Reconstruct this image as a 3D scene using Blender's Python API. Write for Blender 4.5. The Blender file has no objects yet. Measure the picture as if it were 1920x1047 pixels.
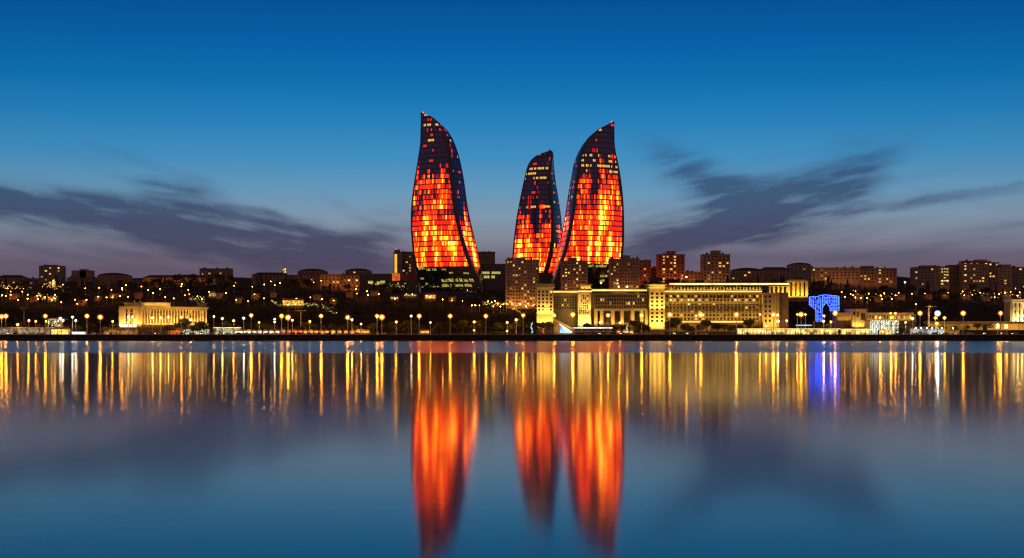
import bpy, math, random
import numpy as np
from mathutils import Vector, Matrix
R = random.Random(7)
sc = bpy.context.scene
COL = sc.collection
F = 2666.7; HY = 630.0; CAM = 3.56
def X(px, Y): return (px - 960.0) / F * Y
def Z(py, Y): return CAM + (HY - py) / F * Y
def sst(a, b, v):
    t = min(1, max(0, (v - a) / (b - a))); return t * t * (3 - 2 * t)

# ------------------------------------------------------------------ mesh builder
class MB:
    def __init__(s): s.v = []; s.f = []; s.uv = None; s.mi = []
    def add(s, vs, fs):
        n = len(s.v); s.v += [tuple(p) for p in vs]; s.f += [tuple(n + i for i in q) for q in fs]
        return s
    def box(s, x0, x1, y0, y1, z0, z1):
        vs = [(x0,y0,z0),(x1,y0,z0),(x1,y1,z0),(x0,y1,z0),(x0,y0,z1),(x1,y0,z1),(x1,y1,z1),(x0,y1,z1)]
        return s.add(vs, [(3,2,1,0),(4,5,6,7),(0,1,5,4),(1,2,6,5),(2,3,7,6),(3,0,4,7)])
    def obox(s, P0, P1, t0, t1, z0, z1):
        # box along the ground line P0-P1; t0..t1 = offset to the rear (away from the sea)
        d = Vector((P1[0]-P0[0], P1[1]-P0[1])).normalized(); n = Vector((-d.y, d.x))
        a = Vector(P0) + n*t0; b = Vector(P1) + n*t0; c = Vector(P1) + n*t1; e = Vector(P0) + n*t1
        vs = [(p.x,p.y,z0) for p in (a,b,c,e)] + [(p.x,p.y,z1) for p in (a,b,c,e)]
        return s.add(vs, [(3,2,1,0),(4,5,6,7),(0,1,5,4),(1,2,6,5),(2,3,7,6),(3,0,4,7)])
    def hip(s, x0, x1, y0, y1, z0, z1, ins):
        vs = [(x0,y0,z0),(x1,y0,z0),(x1,y1,z0),(x0,y1,z0),(x0+ins,y0+ins,z1),(x1-ins,y0+ins,z1),(x1-ins,y1-ins,z1),(x0+ins,y1-ins,z1)]
        return s.add(vs, [(3,2,1,0),(4,5,6,7),(0,1,5,4),(1,2,6,5),(2,3,7,6),(3,0,4,7)])
    def tube(s, a, b, r0, r1, n=8):
        a = Vector(a); b = Vector(b); d = (b - a).normalized()
        u = d.orthogonal().normalized(); w = d.cross(u)
        vs = []
        for p, r in ((a, r0), (b, r1)):
            for i in range(n):
                t = 2*math.pi*i/n; vs.append(p + (u*math.cos(t) + w*math.sin(t))*r)
        fs = [(i, (i+1) % n, n+(i+1) % n, n+i) for i in range(n)] + [tuple(range(n))[::-1], tuple(range(n, 2*n))]
        return s.add(vs, fs)
    def lathe(s, c, prof, n=12):
        vs = []; m = len(prof)
        for r, z in prof:
            for i in range(n):
                t = 2*math.pi*i/n; vs.append((c[0]+r*math.cos(t), c[1]+r*math.sin(t), c[2]+z))
        fs = [(k*n+i, k*n+(i+1) % n, (k+1)*n+(i+1) % n, (k+1)*n+i) for k in range(m-1) for i in range(n)]
        fs += [tuple(range(n))[::-1], tuple(range((m-1)*n, m*n))]
        return s.add(vs, fs)
    def ball(s, c, r, sz=1.0, n=8, m=5):
        prof = [(max(.02, math.sin(math.pi*k/m))*r, -math.cos(math.pi*k/m)*r*sz) for k in range(m+1)]
        return s.lathe(c, prof, n)
    def extr(s, pts, y0, y1):
        # polygon in the x-z plane extruded in y
        n = len(pts)
        vs = [(x,y0,z) for x,z in pts] + [(x,y1,z) for x,z in pts]
        fs = [tuple(range(n)), tuple(range(n, 2*n))[::-1]] + [(i, n+i, n+(i+1) % n, (i+1) % n) for i in range(n)]
        return s.add(vs, fs)
    def mesh(s, name, mat, off=(0,0,0), smooth=False):
        me = bpy.data.meshes.new(name)
        me.from_pydata([(x-off[0], y-off[1], z-off[2]) for x,y,z in s.v], [], s.f)
        if s.uv is not None:
            lay = me.uv_layers.new(name='UVMap')
            for lp in me.loops: lay.data[lp.index].uv = s.uv[lp.vertex_index]
        if smooth:
            for p in me.polygons: p.use_smooth = True
        me.materials.append(mat); me.update()
        return me

def link(o): COL.objects.link(o); return o
def props(o, label=None, cat=None, group=None, kind=None):
    if label: o['label'] = label
    if cat: o['category'] = cat
    if group: o['group'] = group
    if kind: o['kind'] = kind
    return o
class Thing:
    def __init__(s, name, label, cat, loc, group=None):
        s.o = bpy.data.objects.new(name, None); link(s.o); s.o.location = loc; s.loc = Vector(loc)
        s.o.empty_display_size = 1
        props(s.o, label, cat, group)
    def part(s, name, mb, mat, parent=None, smooth=False, label=None, kind=None):
        me = mb.mesh(name, mat, s.loc, smooth)
        o = bpy.data.objects.new(name, me); link(o); o.parent = parent or s.o
        props(o, label, None, None, kind)
        return o
    def inst(s, name, me, loc, scale=(1,1,1), rz=0, parent=None):
        o = bpy.data.objects.new(name, me); link(o); o.parent = parent or s.o
        o.location = Vector(loc) - s.loc; o.scale = scale; o.rotation_euler.z = rz
        return o
def solo(name, mb, mat, label=None, cat=None, group=None, kind=None, smooth=False):
    o = bpy.data.objects.new(name, mb.mesh(name, mat, smooth=smooth)); link(o)
    return props(o, label, cat, group, kind)
def copy_tree(src, loc, scale=None, rz=None, label=None, group=None):
    r = src.copy(); COL.objects.link(r); r.location = loc
    if scale: r.scale = scale
    if rz is not None: r.rotation_euler.z = rz
    if label: r['label'] = label
    if group: r['group'] = group
    def rec(a, b):
        for ch in a.children:
            c = ch.copy(); COL.objects.link(c); c.parent = b; c.matrix_parent_inverse = ch.matrix_parent_inverse.copy()
            rec(ch, c)
    rec(src, r)
    return r

# ------------------------------------------------------------------ materials
def ntree(name):
    m = bpy.data.materials.new(name); m.use_nodes = True
    nt = m.node_tree; b = nt.nodes['Principled BSDF']
    return m, nt, b
def surf(name, col, rough=.8, var=.25, scale=.4, metal=0.0, bump=0.0, spec=None):
    m, nt, b = ntree(name)
    tc = nt.nodes.new('ShaderNodeTexCoord'); no = nt.nodes.new('ShaderNodeTexNoise')
    no.inputs['Scale'].default_value = scale; no.inputs['Detail'].default_value = 6
    nt.links.new(tc.outputs['Object'], no.inputs['Vector'])
    mr = nt.nodes.new('ShaderNodeMapRange'); mr.inputs[1].default_value = .3; mr.inputs[2].default_value = .7
    mr.inputs[3].default_value = 1-var; mr.inputs[4].default_value = 1+var
    nt.links.new(no.outputs['Fac'], mr.inputs[0])
    mx = nt.nodes.new('ShaderNodeVectorMath'); mx.operation = 'SCALE'; mx.inputs[0].default_value = col[:3]
    nt.links.new(mr.outputs[0], mx.inputs['Scale']); nt.links.new(mx.outputs[0], b.inputs['Base Color'])
    b.inputs['Roughness'].default_value = rough; b.inputs['Metallic'].default_value = metal
    if spec is not None: b.inputs['Specular IOR Level'].default_value = spec
    if bump:
        bp = nt.nodes.new('ShaderNodeBump'); bp.inputs['Strength'].default_value = bump
        nt.links.new(no.outputs['Fac'], bp.inputs['Height']); nt.links.new(bp.outputs[0], b.inputs['Normal'])
    return m
def glow(name, col, strength, sample=False, rnd=0.0, noise=0.0, nscale=.5):
    m, nt, b = ntree(name)
    b.inputs['Base Color'].default_value = (.02,.02,.02,1)
    b.inputs['Emission Color'].default_value = (*col, 1); b.inputs['Emission Strength'].default_value = strength
    last = None
    if rnd:
        oi = nt.nodes.new('ShaderNodeObjectInfo'); mr = nt.nodes.new('ShaderNodeMapRange')
        mr.inputs[3].default_value = strength*(1-rnd); mr.inputs[4].default_value = strength*(1+rnd)
        nt.links.new(oi.outputs['Random'], mr.inputs[0]); last = mr.outputs[0]
    if noise:
        tc = nt.nodes.new('ShaderNodeTexCoord'); no = nt.nodes.new('ShaderNodeTexNoise'); no.inputs['Scale'].default_value = nscale
        nt.links.new(tc.outputs['Object'], no.inputs['Vector'])
        mr = nt.nodes.new('ShaderNodeMapRange'); mr.inputs[1].default_value = .35; mr.inputs[2].default_value = .65
        mr.inputs[3].default_value = strength*(1-noise); mr.inputs[4].default_value = strength*(1+noise)
        nt.links.new(no.outputs['Fac'], mr.inputs[0]); last = mr.outputs[0]
    if last: nt.links.new(last, b.inputs['Emission Strength'])
    m.cycles.emission_sampling = 'FRONT' if sample else 'NONE'
    return m
M = {}
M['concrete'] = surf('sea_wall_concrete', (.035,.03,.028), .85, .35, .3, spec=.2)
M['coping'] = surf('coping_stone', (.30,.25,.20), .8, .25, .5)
M['paving'] = surf('promenade_paving', (.16,.14,.12), .8, .3, .3)
M['asphalt'] = surf('asphalt', (.05,.05,.05), .8, .2, .5)
M['marking'] = surf('road_marking_paint', (.7,.7,.68), .7, .1)
M['earth'] = surf('dark_earth_and_scrub', (.035,.03,.018), .95, .5, .05, spec=.1)
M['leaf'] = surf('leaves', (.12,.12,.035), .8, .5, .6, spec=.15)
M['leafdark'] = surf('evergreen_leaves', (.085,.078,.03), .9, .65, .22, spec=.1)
M['bark'] = surf('bark', (.10,.075,.05), .9, .3, 2)
M['metal'] = surf('painted_lamp_metal', (.6,.52,.42), .5, .15, 1)
M['darkmetal'] = surf('dark_metal', (.035,.033,.045), .35, .2, .6)
M['stone'] = surf('warm_limestone', (.46,.37,.22), .8, .16, .25)
M['stone2'] = surf('dull_limestone', (.22,.17,.10), .85, .2, .25)
M['cream'] = surf('cream_panel_wall', (.36,.25,.17), .85, .22, .2)
M['brown'] = surf('brown_panel_wall_and_shade', (.25,.16,.13), .85, .25, .2)
M['redglow_and_trim'] = surf('red_glow_wall_and_trim', (.34,.085,.05), .85, .25, .2)  # flame tower's red light put into wall colour; also plain red trim
M['tan'] = surf('tan_render_wall', (.36,.19,.11), .85, .25, .15)
M['grey'] = surf('grey_render_wall', (.22,.18,.185), .85, .25, .15)
M['slate'] = surf('slate_roof', (.045,.04,.045), .7, .3, .4)
M['tile'] = surf('red_tile_roof', (.10,.045,.035), .8, .3, .4)
M['glassdark'] = surf('dark_window_glass', (.012,.012,.018), .2, .2, .6)
M['glassblue'] = surf('curtain_wall_glass', (.018,.018,.05), .16, .35, .12)
M['glassgreen'] = surf('green_curtain_glass', (.012,.022,.022), .2, .4, .3)
M['white'] = surf('white_paint', (.75,.73,.68), .6, .06)
M['canvas'] = surf('canvas_awning', (.5,.36,.2), .8, .15)
M['orangewall'] = surf('orange_painted_panel', (.6,.16,.03), .7, .15)
M['cloth'] = surf('dark_clothes', (.05,.04,.045), .9, .5, 1.5)
M['skin'] = surf('skin', (.35,.2,.14), .7, .1)
M['tyre'] = surf('tyre_rubber', (.02,.02,.02), .9, .1)
CARS = [surf('car_paint_'+n, c, .25, .08, 1) for n, c in (('white',(.6,.6,.58)),('silver',(.35,.35,.36)),('black',(.03,.03,.03)),('red',(.35,.03,.02)))]
E = {}
E['orange'] = glow('sodium_lamp', (1,.36,.018), 210, True, rnd=.35)
E['yellow'] = glow('warm_lamp', (1,.50,.08), 150, True, rnd=.35)
E['white'] = glow('white_lamp', (1,.88,.58), 100, True, rnd=.3)
E['flood'] = glow('stadium_flood_lamp', (.85,1,.98), 150, True)
E['small'] = glow('garden_lamp', (1,.34,.03), 150, True, rnd=.7)
E['redlight'] = glow('red_beacon', (1,.10,.16), 2.5)
E['winwarm'] = glow('lit_window_warm', (1,.48,.08), .9, rnd=.75)
E['winpale'] = glow('lit_window_pale', (1,.68,.20), 1.0, rnd=.6)
E['wingreen'] = glow('lit_window_greenish', (.78,.64,.13), .5, noise=.75, nscale=.45)
E['cornice'] = glow('cornice_strip_light', (1,.62,.12), 2.6, True, noise=.3, nscale=.12)
E['cornicew'] = glow('pale_strip_light', (1,.74,.26), 1.8, True, noise=.35, nscale=.2)
E['strip'] = glow('white_strip_light', (.82,.98,1), 2.6, True, noise=.3, nscale=.3)
E['arcade'] = glow('lit_arcade_ceiling', (1,.66,.16), 1.25, True, noise=.75, nscale=.28)
E['shop'] = glow('lit_shop_glass', (.95,1,.72), .95, True, noise=1, nscale=.7)
E['shopy'] = glow('lit_shop_glass_yellow', (1,.68,.12), 1.5, True, noise=.6, nscale=.6)
E['blue'] = glow('blue_led', (.03,.085,1), 12, True)
E['bluew'] = glow('pale_blue_led', (.35,.62,1), 1.5, noise=.5, nscale=.5)
E['gold'] = glow('gold_strip', (1,.5,.06), 1.1, noise=.3, nscale=.1)
E['ored'] = glow('orange_lit_sign', (1,.17,.02), .8, noise=.4, nscale=.2)
E['head'] = glow('car_headlight', (1,.93,.75), 12, rnd=.6)
E['tail'] = glow('car_taillight', (1,.05,.02), 4)
E['bulb'] = glow('string_bulb', (1,.50,.10), 4.5, noise=.8, nscale=.3)
E['bulbg'] = glow('garden_bulb_green', (.85,.70,.16), 2.2, noise=.8, nscale=.3)

# ------------------------------------------------------------------ terrain
def H(x, Y):
    if Y < 1180: return 4.5
    px = x / Y * F + 960
    top = 47 + 4*math.exp(-((px-500)/160)**2) + 3*math.sin(px/170.0) - 6*math.exp(-((px-1000)/200)**2) - 3*sst(1400, 1900, px)
    h = 4.5 + (top - 4.5 + 1.5*math.sin(x/31+Y/47)) * sst(1165, 1385, Y)
    if Y > 1900:
        k = sst(1900, 2600, Y)
        r = 58 + 8*math.sin(px/210) + 24*math.exp(-((px-1300)/34)**2) + 14*math.exp(-((px-1420)/60)**2) + 10*math.exp(-((px-1690)/60)**2) + 10*math.exp(-((px-1500)/60)**2)
        h += (r-8) * k
    return h
ys = [1000.4,1001,1010,1040,1090,1140,1175] + list(np.arange(1190, 1440, 12)) + [1450,1500,1560,1650,1800,1900,2000,2150,2300,2450,2600,2900,3500,5000,9000]
gx = np.linspace(-1.25, 1.25, 201)
mb = MB(); n = len(gx)
for Y in ys:
    for g in gx:
        x = g*Y*0.72 ; mb.v.append((x, Y, H(x, Y)))
for j in range(len(ys)-1):
    for i in range(n-1): mb.f.append((j*n+i, j*n+i+1, (j+1)*n+i+1, (j+1)*n+i))
solo('ground', mb, M['earth'], kind='structure', smooth=True)
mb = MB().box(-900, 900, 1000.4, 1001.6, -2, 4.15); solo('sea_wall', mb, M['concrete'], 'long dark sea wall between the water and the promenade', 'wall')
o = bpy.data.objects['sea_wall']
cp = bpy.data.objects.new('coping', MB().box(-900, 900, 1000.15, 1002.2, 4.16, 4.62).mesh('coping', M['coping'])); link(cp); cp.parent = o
# sloping rock-dark toe of the embankment
mb = MB(); k = 240
for i in range(k+1):
    x = -900 + 1800*i/k; a = .25*math.sin(i*1.7)+.2*math.sin(i*.61)
    mb.v += [(x, 998.9+a, -1.5), (x, 999.5+a*.6, .5+.25*math.sin(i*2.3)), (x, 1000.7, .9+.2*math.sin(i*1.1))]
for i in range(k):
    for q in range(2): mb.f.append((3*i+q, 3*(i+1)+q, 3*(i+1)+q+1, 3*i+q+1))
solo('shore', mb, M['concrete'], kind='structure')
solo('promenade_path', MB().box(-850, 850, 1002.3, 1009, 4.3, 4.504+.05), M['paving'], kind='structure')
solo('road', MB().box(-850, 850, 1011, 1025, 4.3, 4.51), M['asphalt'], kind='structure')
mb = MB()
for i in range(-95, 95): mb.box(i*9.0, i*9.0+3, 1017.9, 1018.1, 4.5, 4.516)
solo('road_markings', mb, M['marking'], kind='structure')
solo('kerb', MB().box(-850, 850, 1009.05, 1009.4, 4.3, 4.65).box(-850,850,1026,1026.35,4.3,4.64), M['coping'], kind='structure')

# ------------------------------------------------------------------ water
def water_mat():
    m, nt, b = ntree('long_exposure_water'); L = nt.links.new; N = nt.nodes.new
    b.inputs['Base Color'].default_value = (.004,.012,.022,1); b.inputs['IOR'].default_value = 1.245
    ge = N('ShaderNodeNewGeometry'); sp = N('ShaderNodeSeparateXYZ'); L(ge.outputs['Position'], sp.inputs[0])
    # wind-ruffled belt of water near the far shore
    nz = N('ShaderNodeTexNoise'); nz.inputs['Scale'].default_value = .012; L(ge.outputs['Position'], nz.inputs['Vector'])
    ad = N('ShaderNodeMath'); ad.operation = 'MULTIPLY_ADD'; ad.inputs[1].default_value = 34; L(nz.outputs['Fac'], ad.inputs[0]); L(sp.outputs['Y'], ad.inputs[2])
    mr = N('ShaderNodeMapRange'); mr.interpolation_type = 'SMOOTHSTEP'
    mr.inputs[1].default_value = 300; mr.inputs[2].default_value = 335; mr.inputs[3].default_value = ROUGH0; mr.inputs[4].default_value = ROUGH1
    L(ad.outputs[0], mr.inputs[0]); L(mr.outputs[0], b.inputs['Roughness'])
    # tiny ripples, long across the view
    mp = N('ShaderNodeMapping'); mp.inputs['Scale'].default_value = (.35, 1.6, 1); L(ge.outputs['Position'], mp.inputs['Vector'])
    n2 = N('ShaderNodeTexNoise'); n2.inputs['Scale'].default_value = 1.0; n2.inputs['Detail'].default_value = 3; L(mp.outputs[0], n2.inputs['Vector'])
    bp = N('ShaderNodeBump'); bp.inputs['Strength'].default_value = 1; bp.inputs['Distance'].default_value = RIPPLE
    L(n2.outputs['Fac'], bp.inputs['Height']); L(bp.outputs[0], b.inputs['Normal'])
    return m
ROUGH0, ROUGH1, RIPPLE = .078, .205, .0011
solo('water', MB().add([(-4000,-60,0),(4000,-60,0),(4000,1000.9,0),(-4000,1000.9,0)], [(0,1,2,3)]), water_mat(), kind='structure')

# ------------------------------------------------------------------ label helper
ORD = ['first','second','third','fourth','fifth','sixth','seventh','eighth','ninth','tenth','eleventh','twelfth','thirteenth','fourteenth','fifteenth','sixteenth','seventeenth','eighteenth','nineteenth','twentieth']
MARKS = [(0,'the left edge'),(112,'the yellow ferry kiosk'),(307,'the columned hall'),(564,'the T-shaped mast'),(835,'the left flame tower'),
         (1022,'the lit corner tower'),(1230,'the windowed gold tower'),(1443,'the stone wing end'),(1545,'the blue lattice'),(1655,'the white shop front'),(1740,'the tall pylon'),(1908,'the right edge')]
def relabel(items, desc):
    # items: list of px; returns one unique phrase each: desc + ordinal + side + landmark
    key = {}
    for i, px in enumerate(items):
        m = min(MARKS, key=lambda q: abs(q[0]-px)); side = 'left' if px < m[0] else 'right'
        if m[1].endswith('edge'): side = 'from'
        key.setdefault((m[1], side), []).append((abs(px-m[0]), i))
    out = [None]*len(items)
    for (mk, side), L_ in key.items():
        L_.sort()
        for k, (_, i) in enumerate(L_):
            od = ORD[k] if k < 20 else 'farthest'
            out[i] = f"{desc}, {od} {'from' if side=='from' else side+' of'} {mk}"
    return out

# ------------------------------------------------------------------ lamps
def halo_glow(name, col, k):
    # see-through shell added as a lamp halo: painted glow fading towards its rim
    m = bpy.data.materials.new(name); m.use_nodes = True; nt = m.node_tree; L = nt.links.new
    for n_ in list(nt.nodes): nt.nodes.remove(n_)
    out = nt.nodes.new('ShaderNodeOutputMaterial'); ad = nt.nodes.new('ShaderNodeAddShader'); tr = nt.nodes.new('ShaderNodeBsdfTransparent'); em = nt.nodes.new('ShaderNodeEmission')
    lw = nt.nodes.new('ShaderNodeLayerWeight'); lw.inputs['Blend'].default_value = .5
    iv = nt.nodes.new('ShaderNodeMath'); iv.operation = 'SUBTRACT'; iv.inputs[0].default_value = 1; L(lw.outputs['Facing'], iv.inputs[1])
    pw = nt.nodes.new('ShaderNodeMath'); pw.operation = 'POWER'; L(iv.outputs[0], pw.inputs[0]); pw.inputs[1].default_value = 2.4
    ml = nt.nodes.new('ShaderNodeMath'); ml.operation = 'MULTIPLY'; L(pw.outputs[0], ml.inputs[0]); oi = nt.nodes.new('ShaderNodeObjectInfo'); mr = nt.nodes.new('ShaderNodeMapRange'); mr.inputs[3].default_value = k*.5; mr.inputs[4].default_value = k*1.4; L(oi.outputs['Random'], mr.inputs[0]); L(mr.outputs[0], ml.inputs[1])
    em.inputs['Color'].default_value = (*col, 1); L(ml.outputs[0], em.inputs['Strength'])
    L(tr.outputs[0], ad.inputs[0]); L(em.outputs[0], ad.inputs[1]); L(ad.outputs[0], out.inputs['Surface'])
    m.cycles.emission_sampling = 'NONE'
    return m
HALO = {'sodium_lamp': halo_glow('amber_halo', (1,.24,.012), 1.5), 'warm_lamp': halo_glow('straw_halo', (1,.45,.08), 1.1), 'white_lamp': halo_glow('pale_halo', (1,.8,.5), .9),
        'stadium_flood_lamp': halo_glow('cold_halo', (.7,1,.95), 1.6), 'garden_lamp': halo_glow('amber_halo_small', (1,.26,.02), .9)}
def make_lamp(name, h, r, emat, pr=.22, kind='mast'):
    t = Thing(name, 'x', 'street lamp', (0,0,0))
    p = MB().tube((0,0,0), (0,0,h-.3), pr*1.3, pr*.7, 8); p.lathe((0,0,0), [(pr*2.4,0),(pr*2.2,.5),(pr*1.4,.9)], 8)
    t.part('pole', p, M['metal'])
    if kind == 'mast':
        hd = MB().lathe((0,0,h), [(.3,r*.85),(r*.9,r*.95),(.25,r*1.25)], 10)
        t.part('lamp_hood', hd, M['darkmetal'])
    else:
        t.part('lamp_cap', MB().lathe((0,0,h), [(r*.75,r*.75),(r*.5,r*.95),(.1,r*1.25)], 8), M['darkmetal'])
    t.part('bulb', MB().ball((0,0,h), r*.62, .9, 8, 5), emat, smooth=True)
    t.part('halo_shell', MB().ball((0,0,h), r*2.0, .95, 14, 9), HALO[emat.name.split('.')[0]], smooth=True)  # added shell, painted glow around the bulb
    return t.o
def place_lamps(name, lst, emat, r, desc, group, Yb, kind='mast', base=None, pr=.22):
    labs = relabel([a[0] for a in lst], desc)
    protos = {}
    for (px, py), lab in zip(lst, labs):
        Y = Yb(px, py) if callable(Yb) else Yb
        x = X(px, Y); zb = H(x, Y) if base is None else base
        h = max(2.5, Z(py, Y) - zb)
        kq = round(h*2)/2
        if kq not in protos:
            protos[kq] = o = make_lamp(name, kq, r*R.uniform(.8,1.15), emat, pr, kind); o.location = (x, Y, zb); o['label'] = lab; o['group'] = group
            o.location.z += h-kq if h > kq else 0
        else: copy_tree(protos[kq], (x, Y, zb + (h-kq if h > kq else 0)), None, None, lab, group)
TALL = [(3,594),(11,593),(85,593),(163,593),(188,595),(471,592),(528,593),(540,596),(602,593),(652,596),(707,593),(716,595),(786,593),(844,593),(911,593),(981,592),(1039,592),(1074,591),(1140,592),(1203,592),(1256,591),(1314,591),(1381,591),(1450,591),(1502,590),(1566,588),(1725,588),(1806,588),(1876,588)]
place_lamps('street_lamp', TALL, E['orange'], 1.15, 'tall orange mast lamp on the sea wall', 'tall orange lamps along the sea wall', 1004.5)
MED = [(211,603),(86,603),(438,602),(486,605),(581,603),(743,604),(807,605),(889,604),(951,605),(340,595),(1425,590),(1495,590),(1510,590),(1545,593),(1650,596),(1671,596),(1680,603),(1754,597),(1771,597),(1670,588),(1679,588),(1436,612),(1871,610),(1888,612),(33,609),(1558,604),(54,602),(67,603),(1757,607)]
place_lamps('street_lamp', MED, E['orange'], .68, 'shorter orange lamp beside the waterfront road', 'shorter orange lamps beside the waterfront road', 1027)
YEL = [(286,596),(301,596),(316,595),(357,600),(241,594),(248,594),(401,594),(417,598),(548,601),(660,600),(677,608),(968,600),(1125,605),(1162,606),(1305,593),(1475,602),(1698,605),(1458,591),(889,620),(951,622)]
place_lamps('street_lamp', YEL, E['yellow'], .62, 'pale yellow lamp near the promenade', 'pale yellow promenade lamps', 1028)
WH = [(113,598),(118,602),(136,595),(142,602),(457,597),(515,599),(515,604),(771,593),(1459,603),(1711,598),(1544,603)]
place_lamps('street_lamp', WH, E['white'], .66, 'white lamp on a slim pole', 'white lamps along the waterfront', 1020)
place_lamps('flood_lamp', [(1758,588)], E['flood'], 1.25, 'dazzling white floodlight on a pole', None, 1012)
HILL = [(14,541),(20,547),(42,547),(4,554),(11,555),(20,553),(34,563),(52,553),(52,561),(70,555),(71,561),(84,558),(103,553),(103,560),(97,562),(115,567),(141,562),(145,570),(162,563),(184,557),(200,558),(211,558),(229,541),(229,543),(236,535),(209,544),(240,557),(225,555),(265,538),(278,544),(287,550),(300,543),(310,558),(160,541),(186,540),(118,534),
 (340,537),(326,560),(353,544),(347,554),(355,552),(370,556),(379,561),(392,548),(424,550),(439,536),(443,563),(465,565),(473,538),(477,553),(495,560),(508,528),(495,534),(515,535),(525,531),(532,561),(556,560),(582,558),(604,561),(626,564),(540,572),(554,571),(588,530),(602,527),
 (667,543),(669,551),(688,547),(690,553),(710,552),(740,560),(762,552),(773,552),(800,555),(806,557),(830,562),(847,564),(867,565),(876,544),(885,542),(885,573),(891,573),(899,573),(915,565),(922,567),(928,565),(933,570),(944,571),(950,570),(960,570),(938,575),(925,575),(975,571),(990,570),(986,575),(1000,573),
 (1604,547),(1600,554),(1604,558),(1614,559),(1629,551),(1626,559),(1652,555),(1654,561),(1658,550),(1672,561),(1679,554),(1685,550),(1710,551),(1734,551),(1778,549),(1805,547),(1808,554),(1838,549),(1861,543),(1883,540),(1904,541),(1873,552),(1865,558),(1884,550),(1578,548),(1584,557),(1595,552),(1717,571),(1744,575),(1908,555),(1823,553),(1895,548),(1912,549)]
def hillY(px, py):
    # the depth at which a 5 m lamp standing on the slope shows at this height
    for Y in range(1180, 1480, 3):
        if H(X(px, Y), Y) + 5.5 >= Z(py, Y): return Y - 3.0
    return 1440.0
place_lamps('hillside_lamp', HILL, E['small'], .42, 'small orange lamp among hillside trees', 'small lamps among the hillside trees', hillY, 'post', pr=.10)
BIG = [(1127,531),(1160,538),(1176,538),(1287,520),(1697,530),(441,537),(341,538)]
place_lamps('hillside_lamp', BIG, E['orange'], .62, 'bright orange lamp high on the slope', 'bright lamps high on the slope', lambda a,b: 1300.0 if 1100<a<1300 else 1405.0, 'post', pr=.13)

# ------------------------------------------------------------------ trees
def leaf_crown(mb, c, rx, rz, n, s, rr, shape='round'):
    for _ in range(n):
        if shape == 'cone':
            t = rr.random()**.7; rad = rx*(1-t)**.8*(.35+.65*rr.random()); a = rr.random()*6.283
            p = Vector((c[0]+rad*math.cos(a), c[1]+rad*math.sin(a), c[2]-rz+2*rz*t))
        else:
            d = Vector((rr.gauss(0,1), rr.gauss(0,1), rr.gauss(0,1))).normalized()*(rr.random()**.4)
            p = Vector((c[0]+d.x*rx, c[1]+d.y*rx, c[2]+d.z*rz))
        u = Vector((rr.gauss(0,1), rr.gauss(0,1), rr.gauss(0,1))).normalized(); w = u.orthogonal().normalized()
        q = s*(.6+.8*rr.random()); u *= q; w *= q*.7
        mb.add([p-u, p+w, p+u*1.1, p-w], [(0,1,2,3)])
def tree_parts(seed, h, w, kind):
    rr = random.Random(seed); tr = MB(); cr = MB()
    tr.tube((0,0,-.8), (0,0,h*.45), .16+h*.016, .10+h*.008, 7)
    if kind == 'cone':
        tr.tube((0,0,h*.4), (0,0,h*.95), .1+h*.008, .04, 6)
        leaf_crown(cr, (0,0,h*.56), w/2, h*.46, 300, .55, rr, 'cone')
    else:
        k = 8 if kind == 'round' else 6
        for i in range(k):
            a = i*6.283/k + rr.random(); rad = w*.27*(.5+.8*rr.random()); z = h*(.52+.33*rr.random())
            e = (rad*math.cos(a), rad*math.sin(a), z)
            tr.tube((0,0,h*(.3+.12*rr.random())), e, .12+h*.006, .05, 5)
            leaf_crown(cr, e, w*.24*(.8+.5*rr.random()), h*.17*(.8+.5*rr.random()), 60, .5, rr)
        leaf_crown(cr, (0,0,h*.78), w*.28, h*.2, 70, .5, rr)
    return tr, cr
def tree_proto(name, seed, h, w, kind, mat, cat='tree'):
    t = Thing(name, 'x', cat, (0,0,0)); tr, cr = tree_parts(seed, h, w, kind)
    t.part('trunk', tr, M['bark']); t.part('crown', cr, mat)
    return t.o
# hillside wood
protos = [tree_proto('hillside_tree', 11, 12, 11, 'round', M['leafdark']), tree_proto('hillside_tree', 12, 11, 10, 'wide', M['leafdark']),
          tree_proto('hillside_tree', 13, 13, 6.5, 'cone', M['leafdark']), tree_proto('hillside_tree', 14, 10, 10, 'round', M['leafdark']), tree_proto('hillside_tree', 15, 12, 5, 'cone', M['leafdark'])]
used = set()
spots = []
rows = 11
for j in range(rows):
    Y = 1192 + j*21.5
    nn = 30
    for i in range(nn):
        px = -14 + (1948)*(i + .5*(j % 2) + R.uniform(-.3,.3))/nn
        spots.append((px, Y + R.uniform(-8,8)))
HOUSE_PX = [24,62,97,152,182,212,258,410,447,478,512,594,624,655,702,848,1612,1648,1690,1742,1772,1812,1852,1890]
APT = [(944,1016,1300),(1046,1108,1330),(1138,1204,1330)]
def blocked(px, Y):
    for h_ in HOUSE_PX:
        if abs(px-h_) < 9 and Y > 1225: return R.random() < .6
    for a,b,c in APT:
        if a < px < b and c-6 < Y < c+30: return True
    if 1000 < px < 1485 and Y < 1290: return True
    if 1470 < px < 1520 and 1240 < Y < 1330: return True
    if Y > 1395 and 768 < px < 1180: return True
    if 522 < px < 574 and 1240 < Y < 1345: return True
    if 792 < px < 822 and 1290 < Y < 1385: return True
    if 754 < px < 784 and 1310 < Y < 1400: return True
    if 940 < px < 1006 and 1262 < Y < 1290: return True
    return False
spots = [s_ for s_ in spots if not blocked(*s_)]
R.shuffle(spots)
lampspots = [(px, hillY(px, py)) for px, py in HILL]
cnt = 0; rest = []
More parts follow.
